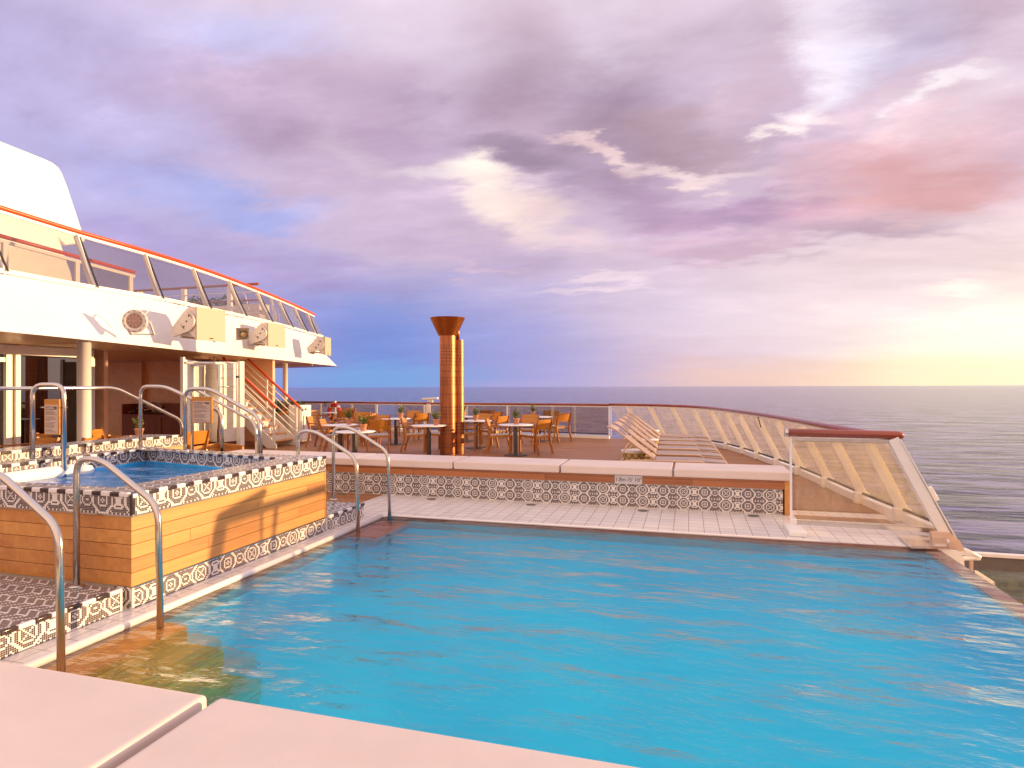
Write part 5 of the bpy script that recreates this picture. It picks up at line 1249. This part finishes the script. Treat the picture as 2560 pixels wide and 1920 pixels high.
# ------------------------------------------------------------------ sun loungers and drum tables
def make_lounger():
    """head at local -X, feet at +X"""
    t = thing('sun_lounger', 'x', 'sun lounger')
    W = .53; hz = .34
    bx = [(-.02, hz), (-.34, hz+.24), (-.62, hz+.46), (-.76, hz+.545)]
    for s in (-1, 1):
        g = MB(); g.tube([Vector((x, s*W/2, z)) for x, z in ((-.10, hz-.02), (.95, hz-.02), (1.02, hz-.03), (1.14, hz-.12), (1.20, 0))], .020, 10); g.build('side_rail', M['sandframe'], t)
        g = MB(); g.tube(smoothpts([Vector((x, s*(W/2-.03), z)) for x, z in bx+[(-.82, hz+.55)]], 4), .019, 10); g.build('back_rail', M['sandframe'], t)
        g = MB(); g.tube(smoothpts([Vector((x, s*W/2, z)) for x, z in ((-.10, hz-.02), (-.45, hz-.03), (-.62, hz-.1), (-.74, 0))], 4), .020, 10); g.build('leg', M['sandframe'], t)
        g = MB(); g.tube([Vector((-.45, s*(W/2-.05), hz+.30)), Vector((-.62, s*(W/2-.05), hz-.02))], .012, 8); g.build('back_prop', M['sandframe'], t)
    g = MB(); A = [Vector((x, -W/2+.01, z)) for x, z in ((0, hz), (.3, hz-.012), (.62, hz-.008), (.93, hz), (.97, hz-.005), (1.08, hz-.01), (1.45, hz-.025), (1.52, hz-.05))]
    B = [Vector((p.x, -p.y, p.z)) for p in A]; g.strip(A, B, smooth=True); g.strip([p-Vector((0, 0, .018)) for p in A], [p-Vector((0, 0, .018)) for p in B]); g.strip(A, [p-Vector((0, 0, .018)) for p in A]); g.strip(B, [p-Vector((0, 0, .018)) for p in B]); g.build('seat_sling', M['greyfabric'], t)
    g = MB(); pp = smoothpts([Vector((x, 0, z+.012)) for x, z in bx+[(-.82, hz+.55)]], 4); A = [p+Vector((0, -W/2+.02, 0)) for p in pp]; B = [p+Vector((0, W/2-.02, 0)) for p in pp]; g.strip(A, B, smooth=True); dn = Vector((.008, 0, -.014)); g.strip([p+dn for p in A], [p+dn for p in B], smooth=True); g.build('back_sling', M['greyfabric'], t)
    g = MB()
    for s in (-1, 1): g.tube([Vector((x, s*(W/2-.02), z)) for x, z in ((1.10, hz-.05), (1.50, hz-.06), (1.58, hz-.12), (1.72, 0))], .017, 8)
    g.tube([(1.2, -W/2, .03), (1.2, W/2, .03)], .014, 8); g.tube([(1.70, -W/2+.02, .04), (1.70, W/2-.02, .04)], .014, 8); g.build('foot_frame', M['sandframe'], t)
    for ch in kids(t):
        for v_ in ch.data.vertices:
            if v_.co.x > 0: v_.co.x *= .77
    return t
lou0 = make_lounger()
L1 = onz(1640, 1145, .34); L6 = onz(1652, 1087, .34)
llab = ['nearest grey sun lounger, right behind the bench', 'second sun lounger behind the nearest drum table', 'third sun lounger from the bench', 'fourth sun lounger from the bench', 'fifth sun lounger, second from the rail', 'farthest sun lounger, next to the windscreen']
for k in range(6):
    p = L1.lerp(L6, k/5); place(lou0, p.x, p.y, 0, R(2), llab[k], 'grey sun loungers in a row')
def make_drum():
    t = thing('drum_table', 'x', 'side table')
    g = MB(); g.lathe([(.19, 0), (.15, .10), (.155, .16), (.20, .28), (.235, .40)], seg=32); g.build('laced_body', M['drum'], t)
    g = MB(); g.lathe([(.235, .398), (.247, .402), (.25, .425), (.243, .438), (.225, .441), (0, .432)], seg=36); g.build('rimmed_top', M['tabletop'], t)
    return t
m, nt, b, out = newmat('laced_drum'); uv = N(nt, 'ShaderNodeUVMap'); sp2 = N(nt, 'ShaderNodeSeparateXYZ'); nt.links.new(uv.outputs[0], sp2.inputs[0])
uu = math_(nt, 'MULTIPLY', sp2.outputs[0], 11); vv = math_(nt, 'MULTIPLY', sp2.outputs[1], 7.0)
d1 = math_(nt, 'ABSOLUTE', math_(nt, 'SUBTRACT', math_(nt, 'FRACT', math_(nt, 'ADD', uu, vv)), .5)); d2_ = math_(nt, 'ABSOLUTE', math_(nt, 'SUBTRACT', math_(nt, 'FRACT', math_(nt, 'SUBTRACT', uu, vv)), .5))
ln_ = math_(nt, 'LESS_THAN', math_(nt, 'MINIMUM', d1, d2_), .075)
n = noise(nt, coords(nt), 18, 4)
nt.links.new(mixc(nt, ln_, ramp(nt, n, ((.3, (.44, .33, .15)), (.7, (.64, .52, .28)))), (.07, .045, .02)), b.inputs['Base Color']); b.inputs['Roughness'].default_value = .55
M['drum'] = m
drum0 = make_drum()
for px, py, z_, lab in ((1587, 1125, .44, 'drum side table with laced cream body beside the nearest lounger'), (1618, 1096.5, .44, 'middle drum side table between the loungers'), (1625, 1074.5, .44, 'farthest drum side table between the far loungers')):
    p = onz(px, py, z_); place(drum0, p.x, p.y, 0, 0, lab, 'drum side tables between the loungers')
# life ring and its sign on the far rail
c = atd(836, 1030, depth((-13.0, 20.5, .7))); t = thing('life_ring', 'red life ring with white bands hanging on the far rail', 'life ring', c, R(-15))
g = MB(); g.tube([(math.cos(a)*.28, .0, math.sin(a)*.28) for a in [i*2*math.pi/36 for i in range(37)]], .075, 14, cap=False); g.build('ring', M['red'], t)
g = MB()
for a0 in (40, 130, 220, 310):
    g.tube([(math.cos(R(a))*.28, 0, math.sin(R(a))*.28) for a in range(a0-9, a0+10, 3)], .079, 14)
g.build('reflective_bands', M['tabletop'], t)
g = MB(); g.bar((0, .02, .42), (0, .02, -.1), .10, .06, up=(0, 1, 0)); g.bar((-.12, .05, .36), (-.12, .05, .1), .1, .05, up=(0, 1, 0)); g.build('holder', M['offwhite'], t)
c = atd(813, 1011.5, depth((-13.2, 20.6, .8))); t = thing('safety_sign', 'small green sign with a white ring symbol on the far rail glass', 'sign', c, R(-8))
g = MB(); g.box(-.055*1.0, .055, -.003, .003, -.06, .06); g.build('plate', M['green'], t); t.scale = (1, 1, 1)
g = MB(); g.tube([(math.cos(a)*.026, -.005, math.sin(a)*.026) for a in [i*2*math.pi/24 for i in range(25)]], .009, 8, cap=False); g.build('ring_symbol', M['tabletop'], t)
# rail details
c = near_px(FARL, 1074, 1.06); t = thing('searchlight_bracket', 'white bracket and folded lamp arm standing on the far rail left of the copper pipes', 'lamp bracket', (c.x, c.y, 1.075))
g = MB(); g.bar((-.28, 0, .10), (.30, 0, .13), .12, .07, bev=.015); g.bar((.0, 0, 0), (.02, 0, .09), .2, .06, up=(0, 1, 0)); g.build('lamp_arm', M['white'], t)
g = MB(); g.box(-.10, .03, -.06, .0, -.38, -.06, bev=.01); g.build('junction_box', M['white'], t)
c = near_px(TOPC, 1899, .98); t = thing('notice_plate', 'small dark plate hanging under the curved handrail', 'plate', (c.x, c.y, .99)); 
g = MB(); g.bar((-.03, -.03, 0), (.02, -.02, -.20), .10, .012, up=(1, 0, 0)); g.build('plate', M['ink'], t)
